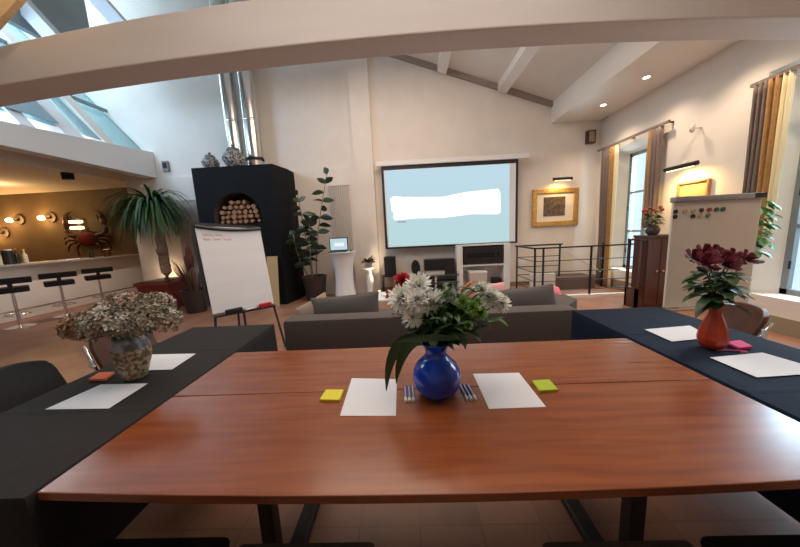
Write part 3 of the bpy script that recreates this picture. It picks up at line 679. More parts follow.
make_chair('black chair tucked under the front of the cherry table, far left', 'blackfab', (-.86, .57, 0), 0, G)
make_chair('beige chair tucked under the front of the cherry table, left of centre', 'beige', (-.37, .548, 0), 0, G)
make_chair('beige chair tucked under the front of the cherry table, right of centre', 'beige', (.60, .54, 0), 0, G)
make_chair('black chair tucked under the front of the cherry table, far right', 'blackfab', (1.09, .55, 0), 0, G)

# ------------------------------------------------------------------ sofa
def cushion(name, label, loc, w, h, d, m, rz=0, tilt=.25, roll=0, group=None):
    b = nb(); n = 10; V = {}
    for sgn in (1, -1):
        for i in range(n+1):
            for j in range(n+1):
                u, v = 2*i/n-1, 2*j/n-1
                if sgn == -1 and (i in (0, n) or j in (0, n)): V[(sgn, i, j)] = V[(1, i, j)]; continue
                th = ((1-u**2)*(1-v**2))**.42
                V[(sgn, i, j)] = b.verts.new((u*w/2*(1-.05*(1-v*v)), sgn*d/2*th, v*h/2*(1-.10*(1-u*u)+.04*u)))
        for i in range(n):
            for j in range(n):
                f = [V[(sgn, i, j)], V[(sgn, i+1, j)], V[(sgn, i+1, j+1)], V[(sgn, i, j+1)]]; b.faces.new(f if sgn == 1 else f[::-1])
    o = solo(name, b, m, label, 'cushion', loc, group=group, smooth=2, sub=1); o.rotation_euler = (tilt, roll, rz); return o
t = thing('sofa', 'long grey fabric sofa facing away toward the projection screen', 'sofa', (.17, 3.05, 0))
b = nb(); box(b, (-1.42, -.45, .04), (1.42, .62, .30), .02); part('base', b, 'sofa', t, smooth=True)
b = nb(); box(b, (-1.42, -.45, .30), (1.42, -.22, .65), .035); part('backrest', b, 'sofa', t, smooth=True)
for i in range(2): b = nb(); box(b, (-1.2+1.2*i, -.21, .30), (-.01+1.2*i, .62, .45), .03); part('seat_cushion', b, 'sofa', t, smooth=True)
b = nb(); box(b, (-1.42, -.21, .30), (-1.21, .62, .57), .03); part('armrest', b, 'sofa', t, smooth=True)
b = nb(); prism(b, [(1.20, -.21), (1.42, -.21), (1.72, .1), (1.72, .80), (1.20, .80)], 'z', .30, .60); part('armrest', b, 'sofa', t, smooth=True)
for x in (-1.3, 1.3):
    for y in (-.38, .54): b = nb(); cyl(b, (x, y, 0), (x, y, .05), .025); part('leg', b, 'black', t)
G = 'cushions along the sofa back'
cushion('cushion', 'dark grey cushion on the sofa, left of the bouquet', (-.72, 3.00, .635), .84, .36, .20, 'cushion', tilt=-.3, roll=-.05, group=G)
cushion('cushion', 'dark grey cushion on the sofa, right of the bouquet', (1.22, 3.00, .62), .78, .38, .20, 'cushion', tilt=-.3, roll=-.06, group=G)
cushion('cushion', 'tan cushion at the left end of the sofa', (-1.08, 3.03, .62), .44, .30, .14, 'tan', tilt=-.4, roll=-.45, group=G)
cushion('cushion', 'red pink cushion behind the right grey cushion', (1.74, 3.45, .625), .28, .19, .11, 'pink', tilt=-.9, roll=.1, group=G)
cushion('cushion', 'pale pink cushion just right of the white blooms', (.98, 3.22, .70), .30, .26, .14, 'rosepink', tilt=-.4, group=G)

# coffee table behind the sofa with papers
t = thing('coffee_table', 'low white coffee table between sofa and screen', 'table', (-.25, 4.5, 0))
b = nb(); box(b, (-.45, -.3, .40), (.45, .3, .43)); part('table_top', b, 'white', t, bev=.005)
for x in (-.4, .4):
    for y in (-.25, .25): b = nb(); box(b, (x-.02, y-.02, 0), (x+.02, y+.02, .40)); part('leg', b, 'white', t)
for k in range(3):
    b = nb(); box(b, (-.11, -.15, 0), (.11, .15, .012)); solo('magazine', b, ['paper', 'rosepink', 'paper'][k], ['white magazine at the bottom of the coffee table pile', 'pale pink magazine in the middle of the coffee table pile', 'white magazine on top of the coffee table pile'][k], 'magazine', (-.3, 4.42, .43+.0125*k), .3*k, 'magazines on the coffee table')

# ------------------------------------------------------------------ left flipchart
def slab(bm, p00, p10, p11, p01, th):
    """thin slab from four corners, thickness away from the camera"""
    P = [Vector(p) for p in (p00, p10, p11, p01)]; n = (P[1]-P[0]).cross(P[3]-P[0]).normalized()*th
    a = [bm.verts.new(p) for p in P]; c = [bm.verts.new(p-n) for p in P]
    bm.faces.new(a); bm.faces.new(c[::-1])
    for i in range(4): bm.faces.new((a[i], c[i], c[(i+1) % 4], a[(i+1) % 4]))
t = thing('flipchart_easel', 'black tripod flipchart easel with a large white pad before the black fireplace', 'flipchart', (-2.15, 3.4, 0))
BLv, BRv = Vector((-.159, -.27, .605)), Vector((.315, .25, .585)); TLv, TRv = Vector((-.271, -.2, 1.633)), Vector((.211, .32, 1.585)); NF = Vector((.739, -.673, 0))
b = nb(); slab(b, BLv, BRv, TRv, TLv, .02); part('pad', b, 'sheet', t)
b = nb(); d = NF*.012; tube(b, arc(TLv+d, TRv+d, (0, 0, -.03), 10), .022, 6); part('clamp_bar', b, 'black', t)
b = nb(); o_ = -NF*.024; slab(b, BLv+o_+Vector((-.03, -.03, .1)), BRv+o_+Vector((0, 0, .1)), TRv+o_+Vector((0, 0, .03)), TLv+o_+Vector((-.03, -.03, .05)), .012); part('backboard', b, 'black', t)
b = nb(); zz = Vector((0, 0, -.02)); slab(b, BLv+zz, BLv+zz+NF*.075, BRv+zz+NF*.075, BRv+zz, .014); tr = part('pen_tray', b, 'black', t)
for p, q in (((-.15, -.25, .58), (-.10, -.42, 0.015)), ((.31, .24, .57), (.48, .10, 0.015)), ((-.08, .12, 1.2), (-.40, .55, 0.015)), ((.06, -.03, .57), (.12, -.12, .015))):
    b = nb(); cyl(b, p, q, .014); part('leg', b, 'black', t)
b = nb(); r2 = random.Random(5)                                        # two lines of orange handwriting
du = (TRv-TLv).normalized(); dv = (BLv-TLv).normalized(); nn = du.cross(dv).normalized(); nn = nn if nn.y < 0 else -nn
def scr(line, x0, nw):
    x = x0
    for wd in range(nw):
        pts = []
        for k in range(r2.randint(6, 9)):
            pts.append(TLv+du*x+dv*(.10+line*.052+(.014 if k % 2 else -.014)*r2.uniform(.5, 1))+nn*.002); x += .0135
        tube(b, pts, .003, 4); x += .022
scr(0, .06, 2); scr(1, .06, 3); part('handwriting', b, 'ink_orange', t, 'two lines of orange handwriting')
b = nb(); box(b, (-.09, -.03, 0), (.09, .03, .05), .006); solo('board_eraser', b, 'black', 'black eraser on the flipchart tray', 'eraser', (-2.15-.159+.142+.03, 3.4-.27+.156-.026, .580), .83)
b = nb(); box(b, (-.07, -.03, 0), (.07, .03, .05), .006); solo('marker_box', b, 'red_plastic', 'red marker box on the right of the flipchart tray', 'box', (-2.15-.159+.39+.03, 3.4-.27+.428-.026, .571), .83)
b = nb(); cyl(b, (-.065, 0, .011), (.065, 0, .011), .011); solo('whiteboard_marker', b, 'white', 'white marker between eraser and red box on flipchart tray', 'marker', (-2.15-.159+.27+.03, 3.4-.27+.296-.026, .576), .83)

# ------------------------------------------------------------------ right flipchart with magnets
t = thing('magnetic_flipchart', 'white mobile flipchart board with coloured magnets near the window', 'flipchart', (2.92, 2.68, 0))
x0, x1, zb, zt_ = -.495, .275, .61, 1.595
b = nb(); box(b, (x0, -.012, zb), (x1, .012, zt_), .004); part('board', b, mat('cream_board', (.62, .55, .47), .35), t)
b = nb(); box(b, (x0-.005, -.035, zt_-.005), (x1+.005, .03, zt_+.045), .012); cb = part('clamp_bar', b, mat('grey_clamp', (.32, .31, .31), .35, .5), t, smooth=True)
b = nb(); box(b, (x1-.09, -.037, zt_), (x1+.008, -.033, zt_+.042)); part('clamp_end', b, 'black', cb)
b = nb(); box(b, (x0, -.07, zb-.02), (x1, -.012, zb-.008)); part('pen_tray', b, 'chrome', t)
for s in (-.36, .15):
    b = nb(); box(b, (s-.018, .014, .05), (s+.018, .034, 1.5)); part('upright', b, 'chrome', t)
    b = nb(); box(b, (s-.02, -.28, .02), (s+.02, .28, .05)); part('foot', b, 'chrome', t)
FX, FY = 2.92, 2.68
MG = [(676.6, 209.5, 'dot_black'), (685, 209.5, 'dot_sand'), (692.3, 209.3, 'dot_sand'), (699.2, 208.7, 'dot_brown'), (706.2, 208.5, 'dot_red'), (712.4, 208.4, 'dot_green'), (718.2, 208.3, 'dot_green'),
      (676.6, 214.2, 'dot_black'), (692.3, 214.4, 'dot_black'), (698.5, 214.3, 'dot_sand'), (705.4, 214.1, 'dot_sage')]
MP = [(2.443, 1.509), (2.527, 1.507), (2.601, 1.507), (2.670, 1.511), (2.740, 1.511), (2.802, 1.510), (2.860, 1.509), (2.443, 1.464), (2.601, 1.460), (2.663, 1.460), (2.733, 1.460)]
ML = ['black magnet at the top left corner of the white board', 'sand magnet beside the top left black magnet on white board', 'second sand magnet in the upper row of white board', 'dark brown magnet in the upper row of white board',
      'red magnet in the upper row of white board', 'green magnet next to the red magnet on white board', 'green magnet at the right end of the upper row on white board', 'black magnet leftmost in the lower row on white board',
      'black magnet in the middle of the lower row on white board', 'sand magnet in the lower row on white board', 'sage magnet at the right end of the lower row on white board']
for (px, py, m), (x, z), lb in zip(MG, MP, ML):
    b = nb(); cyl(b, (0, 0, 0), (0, -.008, 0), .022 if 0 else .019, seg=16); solo('magnet', b, m, lb, 'magnet', (x, FY-.0125, z), group='magnets on the white board')

# ------------------------------------------------------------------ projection screen
t = thing('projection_screen', 'large pull-down projection screen with pale blue projected picture', 'screen', (1.03, 6.72, 0))
b = nb(); box(b, (-1.66, -.05, 2.95), (1.78, .06, 3.06), .01); part('housing', b, 'white', t)
def quad_y(b, pts, y):
    b.faces.new([b.verts.new((p[0], y, p[1])) for p in pts])
b = nb(); box(b, (-1.555, -.01, 1.06), (1.555, 0, 2.95)); part('black_border', b, 'black', t)
b = nb(); box(b, (-1.50, -.013, 1.10), (1.50, -.0105, 2.86)); part('screen_fabric', b, mat('screen_fabric', (.78, .77, .78), .9), t)
b = nb(); box(b, (-1.47, -.016, 1.11), (1.36, -.0135, 2.85))
m = bpy.data.materials.new('projected_picture'); m.use_nodes = True; nt = m.node_tree; nt.nodes.clear()
tc = nt.nodes.new('ShaderNodeTexCoord'); sx = nt.nodes.new('ShaderNodeSeparateXYZ'); mr = nt.nodes.new('ShaderNodeMapRange'); rp = nt.nodes.new('ShaderNodeValToRGB'); em = nt.nodes.new('ShaderNodeEmission'); ou = nt.nodes.new('ShaderNodeOutputMaterial')
nt.links.new(tc.outputs['Object'], sx.inputs[0]); nt.links.new(sx.outputs[2], mr.inputs[0]); mr.inputs[1].default_value = 1.1; mr.inputs[2].default_value = 2.86
nt.links.new(mr.outputs[0], rp.inputs[0]); e = rp.color_ramp.elements; e[0].color = (.52, .74, .76, 1); e[1].color = (.56, .76, .88, 1)
nt.links.new(rp.outputs[0], em.inputs[0]); em.inputs[1].default_value = .78; nt.links.new(em.outputs[0], ou.inputs[0])
pic = part('projected_picture', b, m, t, 'pale blue projected picture')
sm = [(68, 165), (80, 158), (160, 163), (250, 165), (330, 152), (440, 145), (447, 160), (448, 222), (440, 229), (350, 226), (250, 235), (160, 234), (80, 238), (74, 228), (77, 215), (70, 205)]
b = nb(); prism(b, [(-1.47+(x-55)/418*2.80, 2.85-(z-72-.04*(240-x)*.45)/252*1.74) for x, z in sm], 'y', -.019, -.0165); part('white_band', b, emis('projected_white', (1, 1, 1), .95), pic, 'irregular white band across the picture')
b = nb(); box(b, (-1.22, -.0185, 2.245), (-1.02, -.0165, 2.265)); box(b, (-1.25, -.0185, 1.67), (-1.04, -.0165, 1.69)); part('text_scrap', b, 'ink_grey', pic, 'small grey scraps of text')

# ------------------------------------------------------------------ AV shelf and gear under the screen
t = thing('media_shelf', 'white open shelf unit under the right half of the screen', 'shelf', (1.75, 6.72, 0))
b = nb()
for x in (-.62, .47): box(b, (x, -.17, 0), (x+.14, .17, 1.05))
box(b, (-.48, -.17, .0), (.47, .17, .06)); box(b, (-.48, -.17, .575), (.47, .17, .615)); box(b, (-.62, -.17, 1.05), (.61, .17, 1.08)); box(b, (-.48, .15, .06), (.47, .17, 1.05))
part('carcass', b, 'white', t)
t = thing('hifi_receiver', 'black hi-fi receiver on the upper media shelf', 'receiver', (1.745, 6.68, .615))
b = nb(); box(b, (-.45, -.15, .015), (.45, .15, .40), .008); part('body', b, 'hifi', t)
for x in (-.38, .38):
    b = nb(); box(b, (x-.03, -.1, 0), (x+.03, .1, .015)); part('foot', b, 'black', t)
b = nb(); box(b, (-.38, -.154, .16), (.36, -.15, .26)); part('front_panel', b, mat('receiver_panel', (.03, .03, .035), .2, .6), t)
b = nb(); cyl(b, (.28, -.15, .2), (.28, -.175, .2), .045, seg=20); part('volume_knob', b, 'black', t)
for k in range(6): b = nb(); cyl(b, (-.3+.09*k, -.15, .21), (-.3+.09*k, -.165, .21), .018); part('knob', b, 'iron', t)
t = thing('printer', 'small pale box-shaped printer on the lower media shelf', 'printer', (1.62, 6.66, .06))
b = nb(); box(b, (-.2, -.14, 0), (.2, .14, .35), .01); part('body', b, mat('printer_body', (.55, .48, .42), .5), t)
b = nb(); box(b, (-.21, -.145, .35), (.21, .145, .40), .01); part('lid', b, 'white', t)
b = nb(); box(b, (-.14, -.16, .08), (.14, -.14, .18)); part('paper_slot', b, 'board', t)
b = nb(); box(b, (-.1, -.1, 0), (.1, .1, .2), .01); solo('black_box', b, 'hifi', 'small black box right of the printer on lower media shelf', 'box', (2.08, 6.68, .06))
def speaker(label, loc, w, d, h, oval=False):
    t = thing('speaker', label, 'speaker', loc)
    b = nb()
    if oval:
        pts = [(w/2*cos(2*pi*i/20), h/2+h/2*sin(2*pi*i/20)) for i in range(20)]; prism(b, pts, 'y', -d/2, d/2)
    else: box(b, (-w/2, -d/2, 0), (w/2, d/2, h), .01)
    part('cabinet', b, 'hifi', t)
    for z, r in ((h*.35, min(w, h)*.32), (h*.74, min(w, h)*.16)):
        b = nb(); cyl(b, (0, -d/2, z), (0, -d/2-.006, z), r, seg=20); part('driver_cone', b, 'black', t)
t = thing('hifi_stand', 'small black stand under the left speaker', 'stand', (-.45, 6.62, 0))
b = nb(); box(b, (-.2, -.14, .42), (.2, .14, .45)); part('top', b, 'black', t)
for x in (-.17, .17):
    b = nb(); box(b, (x-.02, -.12, 0), (x+.02, .12, .42)); part('leg', b, 'black', t)
speaker('black box speaker on the small stand, left under the screen', (-.43, 6.62, .45), .27, .22, .44)
t = thing('tv_rack', 'low glass and grey rack under the screen with black hi-fi gear', 'rack', (.62, 6.62, 0))
for z in (.06, .24, .40): b = nb(); box(b, (-.55, -.19, z), (.55, .19, z+.02)); part('shelf', b, mat('rack_shelf%d' % int(z*100), (.1, .11, .12), .2), t)
for x in (-.52, 0, .52): b = nb(); box(b, (x-.02, -.17, 0), (x+.02, .17, .42)); part('upright', b, 'radi', t)
speaker('oval black speaker standing on the rack left of the black amplifier', (.17, 6.6, .42), .21, .16, .36, True)
t = thing('amplifier', 'wide black amplifier on the rack under the screen', 'amplifier', (.70, 6.64, .42))
b = nb(); box(b, (-.33, -.14, .1), (.38, .14, .36), .012); part('body', b, 'hifi', t)
b = nb(); box(b, (-.30, -.12, 0), (.2, .12, .10)); part('base_unit', b, 'radi', t, 'pale lower unit')
b = nb(); box(b, (.14, -.165, .0), (.38, -.142, .20), .01); part('front_driver', b, 'black', t)
b = nb(); box(b, (-.2, -.1, 0), (.2, .1, .06), .005); solo('disc_player', b, 'hifi', 'flat black disc player inside the low rack', 'player', (.3, 6.6, .26))

# ------------------------------------------------------------------ cocktail table + laptop, pedestal, radiators
t = thing('cocktail_table', 'high cocktail table in a white stretch cover by the pilaster', 'table', (-1.47, 6.3, 0))
b = nb(); lathe(b, [(.25, 0), (.245, .02), (.21, .3), (.20, .5), (.21, .7), (.25, .92), (.30, 1.05), (.31, 1.06), (.31, 1.075)], seg=32, cap=2); part('stretch_cover', b, 'white', t, smooth=True)
t = thing('laptop', 'open black laptop with a lit screen on the cocktail table', 'laptop', (-1.55, 6.24, 1.076), .05)
b = nb(); box(b, (-.2, -.13, 0), (.2, .13, .018), .004); part('keyboard_base', b, 'black', t)
L = nb(); box(L, (-.21, .13, .015), (.21, .145, .315), .004); lid = part('lid', L, 'black', t)
b = nb(); box(b, (-.19, .127, .04), (.19, .1295, .295)); sc_ = part('display', b, 'laptop_scr', lid, 'pale blue lit display')
b = nb(); box(b, (-.10, .124, .12), (.12, .1265, .2)); part('window_panel', b, emis('panel_white', (.9, .95, .9), .8), lid, 'white window on the display')
b = nb(); ell(b, (0, 0, .015), .03, .05, .016, 2); solo('computer_mouse', b, 'black', 'black mouse beside the laptop', 'mouse', (-1.26, 6.2, 1.076), smooth=2)
t = thing('pedestal', 'white turned pedestal against the glowing pilaster', 'pedestal', (-.93, 6.52, 0))
b = nb(); lathe(b, [(.12, 0), (.12, .04), (.07, .07), (.06, .12), (.085, .3), (.09, .42), (.06, .55), (.055, .6), (.10, .63), (.15, .66), (.15, .69)], seg=24, cap=2); part('column', b, 'white', t, smooth=True)
t = thing('flower_pot', 'small potted flowers on the white pedestal', 'plant', (-.93, 6.52, .691))
b = nb(); lathe(b, [(.06, 0), (.07, .01), (.10, .1), (.105, .11), (.09, .11)], seg=20, cap=2); part('pot', b, 'radi', t, smooth=True)
b = nb(); rr = random.Random(9)
for i in range(46):
    a = rr.uniform(0, 2*pi); leaf(b, (cos(a)*.05, sin(a)*.05, .1), (cos(a), sin(a), rr.uniform(.3, 1.8)), rr.uniform(.1, .22), .06, .35, 4)
part('leaves', b, 'grass', t, smooth=2)
t = thing('uplighter', 'small black uplighter on the floor in front of the glowing pilaster', 'lamp', (-.70, 6.36, 0))
b = nb(); cyl(b, (0, 0, 0), (0, 0, .12), .05); part('can', b, 'black', t)
b = nb(); cyl(b, (0, 0, .12), (0, 0, .125), .04); part('lens', b, 'tubeglow', t)
spot('uplighter_beam', (-.70, 6.36, .16), (-.88, 6.82, 1.5), 30, (1, .78, .52), 75, 1, .05)
def radiator(label, x0, x1, z0, z1):
    t = thing('column_radiator', label, 'radiator', ((x0+x1)/2, 6.79, 0)); hw = (x1-x0)/2; n = int((x1-x0)/.045)
    b = nb()
    for i in range(n):
        x = -hw+(i+.5)*2*hw/n; cyl(b, (x, 0, z0), (x, 0, z1), .015, seg=8)
    part('column_tubes', b, 'radi', t, smooth=True)
    for z in (z0, z1): b = nb(); cyl(b, (-hw, 0, z), (hw, 0, z), .022, seg=10); part('header_pipe', b, 'radi', t, smooth=True)
    b = nb(); cyl(b, (hw-.05, 0, 0), (hw-.05, 0, z0), .012); part('supply_pipe', b, 'radi', t)
radiator('tall cream column radiator between rubber plant and pilaster', -1.80, -1.30, .35, 2.6)
radiator('tall cream column radiator behind the palm', -5.55, -4.85, .3, 2.45)

# ------------------------------------------------------------------ fireplace
t = thing('fireplace', 'tall matt black chimney breast with an arched log niche', 'fireplace', (-3.55, 5.95, 0))
HT = 2.96; b = nb()
xa, xb = -.50, .52; xc = .01; rad = .51; zs, zf = 1.92, 1.78; L0, R0 = -.84, .85
def yb(p, y): return b.verts.new((p[0], y, p[1]))
n = 20
archp = [(xb-.0, zf)]+[(xc+rad*cos(pi*i/n), zs+rad*sin(pi*i/n)) for i in range(n+1)]+[(xa, zf)]
box(b, (L0, 0, 0), (R0, .95-.01, zf))                                       # below the niche
out = []
for (x, z) in archp:                                                   # matching outline points: right side, top, left side
    i = len(out); m_ = len(archp)-1; s = i/m_
    if s < .25: out.append((R0, zf+(HT-zf)*s/.25))
    elif s < .75: out.append((R0+(L0-R0)*(s-.25)/.5, HT))
    else: out.append((L0, HT-(HT-zf)*(s-.75)/.25))
for y in (0,):
    A = [yb(p, 0) for p in archp]; Bo = [yb(p, 0) for p in out]; A2 = [yb(p, .5) for p in archp]; B2 = [yb(p, .94) for p in out]
    for i in range(len(A)-1):
        b.faces.new((A[i], A[i+1], Bo[i+1], Bo[i])); b.faces.new((Bo[i], Bo[i+1], B2[i+1], B2[i]))
    # corners of the top outline
for (p, q, c) in ((out[5], out[6], (R0, HT)), (out[16], out[17], (L0, HT))):
    vs = [yb(p, 0), yb(c, 0), yb(q, 0)]; b.faces.new(vs)
box(b, (L0, 0.002, HT-.02), (R0, .94, HT))
prism(b, [(R0-.001, 0), (.95, .5), (.95, .94), (R0-.001, .94)], 'z', 0, HT)
body = part('chimney_body', b, 'fire', t)
b = nb(); A = [b.verts.new((p[0], 0.001, p[1])) for p in archp]; A2 = [b.verts.new((p[0], .5, p[1])) for p in archp]
for i in range(len(A)-1): b.faces.new((A[i], A[i+1], A2[i+1], A2[i]))
b.faces.new(A2); part('niche_lining', b, 'firebox', t, 'sooty arched niche')
rl = random.Random(4); cnt = 0
proto = None
for row in range(5):
    z = zf+.06+row*.10
    hw = .46 if z < zs else math.sqrt(max(.0, (rad-.07)**2-(z-zs)**2))
    if row == 4: hw *= .65
    k = int(2*hw/.118)
    for i in range(k):
        x = xc-hw+(i+.5)*2*hw/k+rl.uniform(-.008, .008); r = .052*rl.uniform(.75, 1.12)
        b = nb(); ns = 7; a0 = rl.uniform(0, 6); pts = [(r*rl.uniform(.75, 1.1)*cos(a0+2*pi*j/ns), r*rl.uniform(.75, 1.1)*sin(a0+2*pi*j/ns)) for j in range(ns)]
        prism(b, pts, 'y', 0, .30)
        solo('log', b, 'log', 'split log stacked in the arched niche of the black chimney breast', 'log', (-3.55+x, 5.99+rl.uniform(0, .05), z), group='logs in the fireplace niche')
# flues on top
def flue(label, x, y, z0, z1, r):
    t = thing('flue_pipe', label, 'pipe', (x, y, z0))
    b = nb(); cyl(b, (0, 0, 0), (0, 0, z1-z0), r, seg=32); part('pipe', b, 'steel', t, smooth=True)
    for z in (1.1, 2.4): b = nb(); lathe(b, [(r, z-.03), (r+.008, z-.02), (r+.008, z+.02), (r, z+.03)], seg=32, cap=False); part('clamp_band', b, 'steel', t, smooth=True)
flue('left shiny steel flue pipe above the fireplace', -3.79, 6.62, HT, 6.58, .155)
flue('right shiny steel flue pipe above the fireplace', -3.37, 6.62, HT, 6.42, .17)
b = nb(); lathe(b, [(.19, 0), (.195, .03), (.19, .06)], seg=28, cap=False); lathe(b, [(.19, .22), (.195, .25), (.19, .28)], seg=28, cap=False)
tube(b, arc((-.19, -.03, .28), (.19, -.03, .28), (0, -.06, .06)), .012); solo('flue_bracket', b, 'iron', 'dark wire bracket around the foot of the right flue', 'bracket', (-3.37, 6.62, HT+.02))
# ginger jars
def jar(label, loc, s):
    t = thing('ginger_jar', label, 'jar', loc, group='ginger jars on the fireplace'); t.scale = (s,)*3
    b = nb(); lathe(b, [(.55, 0), (.6, .04), (.72, .3), (.95, .7), (1.0, 1.0), (.9, 1.3), (.6, 1.5), (.5, 1.56), (.5, 1.62)], seg=28, cap=2); part('body', b, 'ginger', t, smooth=True)
    b = nb(); lathe(b, [(.58, 1.62), (.6, 1.7), (.45, 1.9), (.2, 2.0), (.1, 2.04), (.16, 2.12), (.14, 2.22), (.02, 2.28)], seg=24, cap=2); part('lid', b, 'ginger', t, smooth=True)
jar('small patterned ginger jar, left on top of the black chimney breast', (-4.16, 6.25, HT), .17)
jar('large patterned ginger jar before the steel flues', (-3.62, 6.22, HT), .225)
b = nb(); box(b, (-.09, 0, 0), (.09, .02, 1.08)); o = solo('wooden_board', b, 'board', 'raw tan board leaning on the fireplace behind the flipchart', 'board', (-2.88, 5.72, .005)); o.scale.x = 1.25; o.rotation_euler = (-.14, 0, 0)

# ------------------------------------------------------------------ plants
t = thing('ponytail_palm', 'tall palm with drooping strap leaves in a red square pot by the bar', 'plant', (-5.56, 6.22, 0))
b = nb()
def frust(bm, a, z0, c, z1):
    v0 = [bm.verts.new((x*a, y*a, z0)) for x, y in ((-1, -1), (1, -1), (1, 1), (-1, 1))]; v1 = [bm.verts.new((x*c, y*c, z1)) for x, y in ((-1, -1), (1, -1), (1, 1), (-1, 1))]
    bm.faces.new(v0[::-1])
    for i in range(4): bm.faces.new((v0[i], v0[(i+1) % 4], v1[(i+1) % 4], v1[i]))
    return v1
frust(b, .29, 0, .37, .58); box(b, (-.40, -.40, .56), (.40, .40, .63), .01); part('pot', b, 'terra', t)
b = nb(); box(b, (-.36, -.36, .6), (.36, .36, .64)); part('soil', b, 'soil', t)
b = nb(); tube(b, [(0.02, 0, .6), (.04, 0, .8), (.03, 0, 1.1), (.045, 0, 1.35), (.02, 0, 1.6), (-.0, 0, 1.95), (-.02, 0, 2.38)], .105, 12, .085)
ell(b, (.05, -.03, 1.28), .115, .115, .12, 2); part('trunk', b, 'bark', t, smooth=2)
b = nb(); rp_ = random.Random(2); prof = lambda t_: max(.08, (1-t_)**.5)
for i in range(330):
    a = rp_.uniform(0, 2*pi); e_ = rp_.uniform(-.1, 1.15); r0 = .06; sh = 1-.42*max(0, sin(a))
    leaf(b, (cos(a)*r0-.02, sin(a)*r0, 2.2+rp_.uniform(0, .25)), (cos(a)*cos(e_), sin(a)*cos(e_), sin(e_)), rp_.uniform(.78, 1.14)*sh, .055, rp_.uniform(1.0, 1.7), 8, .12, prof)
part('foliage', b, 'palm', t, smooth=2)
t = thing('grass_plant', 'russet ornamental grass in a dark pot left of the flipchart', 'plant', (-4.49, 5.64, 0))
b = nb(); lathe(b, [(.17, 0), (.18, .02), (.23, .44), (.24, .48), (.21, .48), (.2, .42)], seg=24, cap=2); part('pot', b, 'darkpot', t, smooth=True)
b = nb()
for i in range(60):
    a = rp_.uniform(0, 2*pi); leaf(b, (cos(a)*.08, sin(a)*.08, .44), (cos(a)*.3, sin(a)*.3, 1), rp_.uniform(.4, .85), .03, .35, 6, .1, prof)
part('blades', b, 'grass', t, smooth=2)
b = nb()
for dx, z in ((0, 1.22), (.03, 1.15), (-.04, 1.1), (.01, 1.3)): tube(b, [(dx*.5, 0, .44), (dx, 0, z-.2)], .006, 5); ell(b, (dx, 0, z-.05), .06, .05, .17, 2)
part('plume', b, mat('russet_plume', (.11, .03, .022), .9, bump=.6, bscale=60), t, smooth=2)
t = thing('rubber_plant', 'tall dark-leaved rubber plant in a brown pot right of the fireplace', 'plant', (-2.15, 6.28, 0))
b = nb(); lathe(b, [(.19, 0), (.2, .02), (.26, .5), (.28, .56), (.24, .56), (.23, .5)], seg=24, cap=2); part('pot', b, 'darkpot', t, smooth=True)
b = nb(); lathe(b, [(.235, .5), (.01, .51)], seg=20); part('soil', b, 'soil', t)
stems = [((0.05, 0, .5), (.1, -.05, 1.4), (.50, -.05, 2.75)), ((-.05, 0, .5), (-.1, 0, 1.3), (-.16, -.1, 2.35)), ((0, -.05, .5), (-.02, -.2, 1.1), (.08, -.2, 1.75)), ((-.1, .0, .5), (-.35, -.1, 1.0), (-.3, -.2, 1.5))]
bl = nb()
for q_ in stems:
    b = nb(); pts = bez(*q_, n=14); tube(b, pts, .016, 6, .008); part('stem', b, 'bark', t, smooth=2)
    for k in range(4, 15):
        for j in range(2 if k % 2 else 1):
            a = k*2.4+j*pi+rp_.uniform(-.3, .3); el = .25+.9*(k > 12)
            d_ = Vector((cos(a), sin(a)*.5-.15, el)); sd = d_.cross(Vector((rp_.uniform(-.5, .5), 1, rp_.uniform(-.3, .7))))
            leaf(bl, pts[k], d_, rp_.uniform(.24, .34)*(1.05 if k < 13 else .8)*(.6 if pts[k].x+cos(a)*.3 < -.35 else 1), rp_.uniform(.11, .15), .3, 5, .1, side=sd)
part('leaves', bl, 'rubber', t, smooth=2)
t = thing('pothos_plant', 'leafy green plant on a stand behind the magnet board by the near window', 'plant', (3.58, 3.08, 0))
b = nb(); cyl(b, (0, 0, 0), (0, 0, .03), .16, seg=20); cyl(b, (0, 0, .03), (0, 0, .95), .02); cyl(b, (0, 0, .95), (0, 0, .97), .14, seg=20); part('stand', b, 'iron', t)
b = nb(); lathe(b, [(.08, .97), (.12, 1.12), (.125, 1.14), (.1, 1.14)], seg=20, cap=2); part('pot', b, 'white', t, smooth=True)
b = nb()
for i in range(110):
    a = rp_.uniform(0, 2*pi); p = (cos(a)*rp_.uniform(0, .13)-.02, sin(a)*.12, rp_.uniform(1.05, 1.58)); leaf(b, p, (cos(a), sin(a), rp_.uniform(-.5, .5)), rp_.uniform(.09, .15), .075, .6, 4)
part('leaves', b, 'leafl', t, smooth=2)

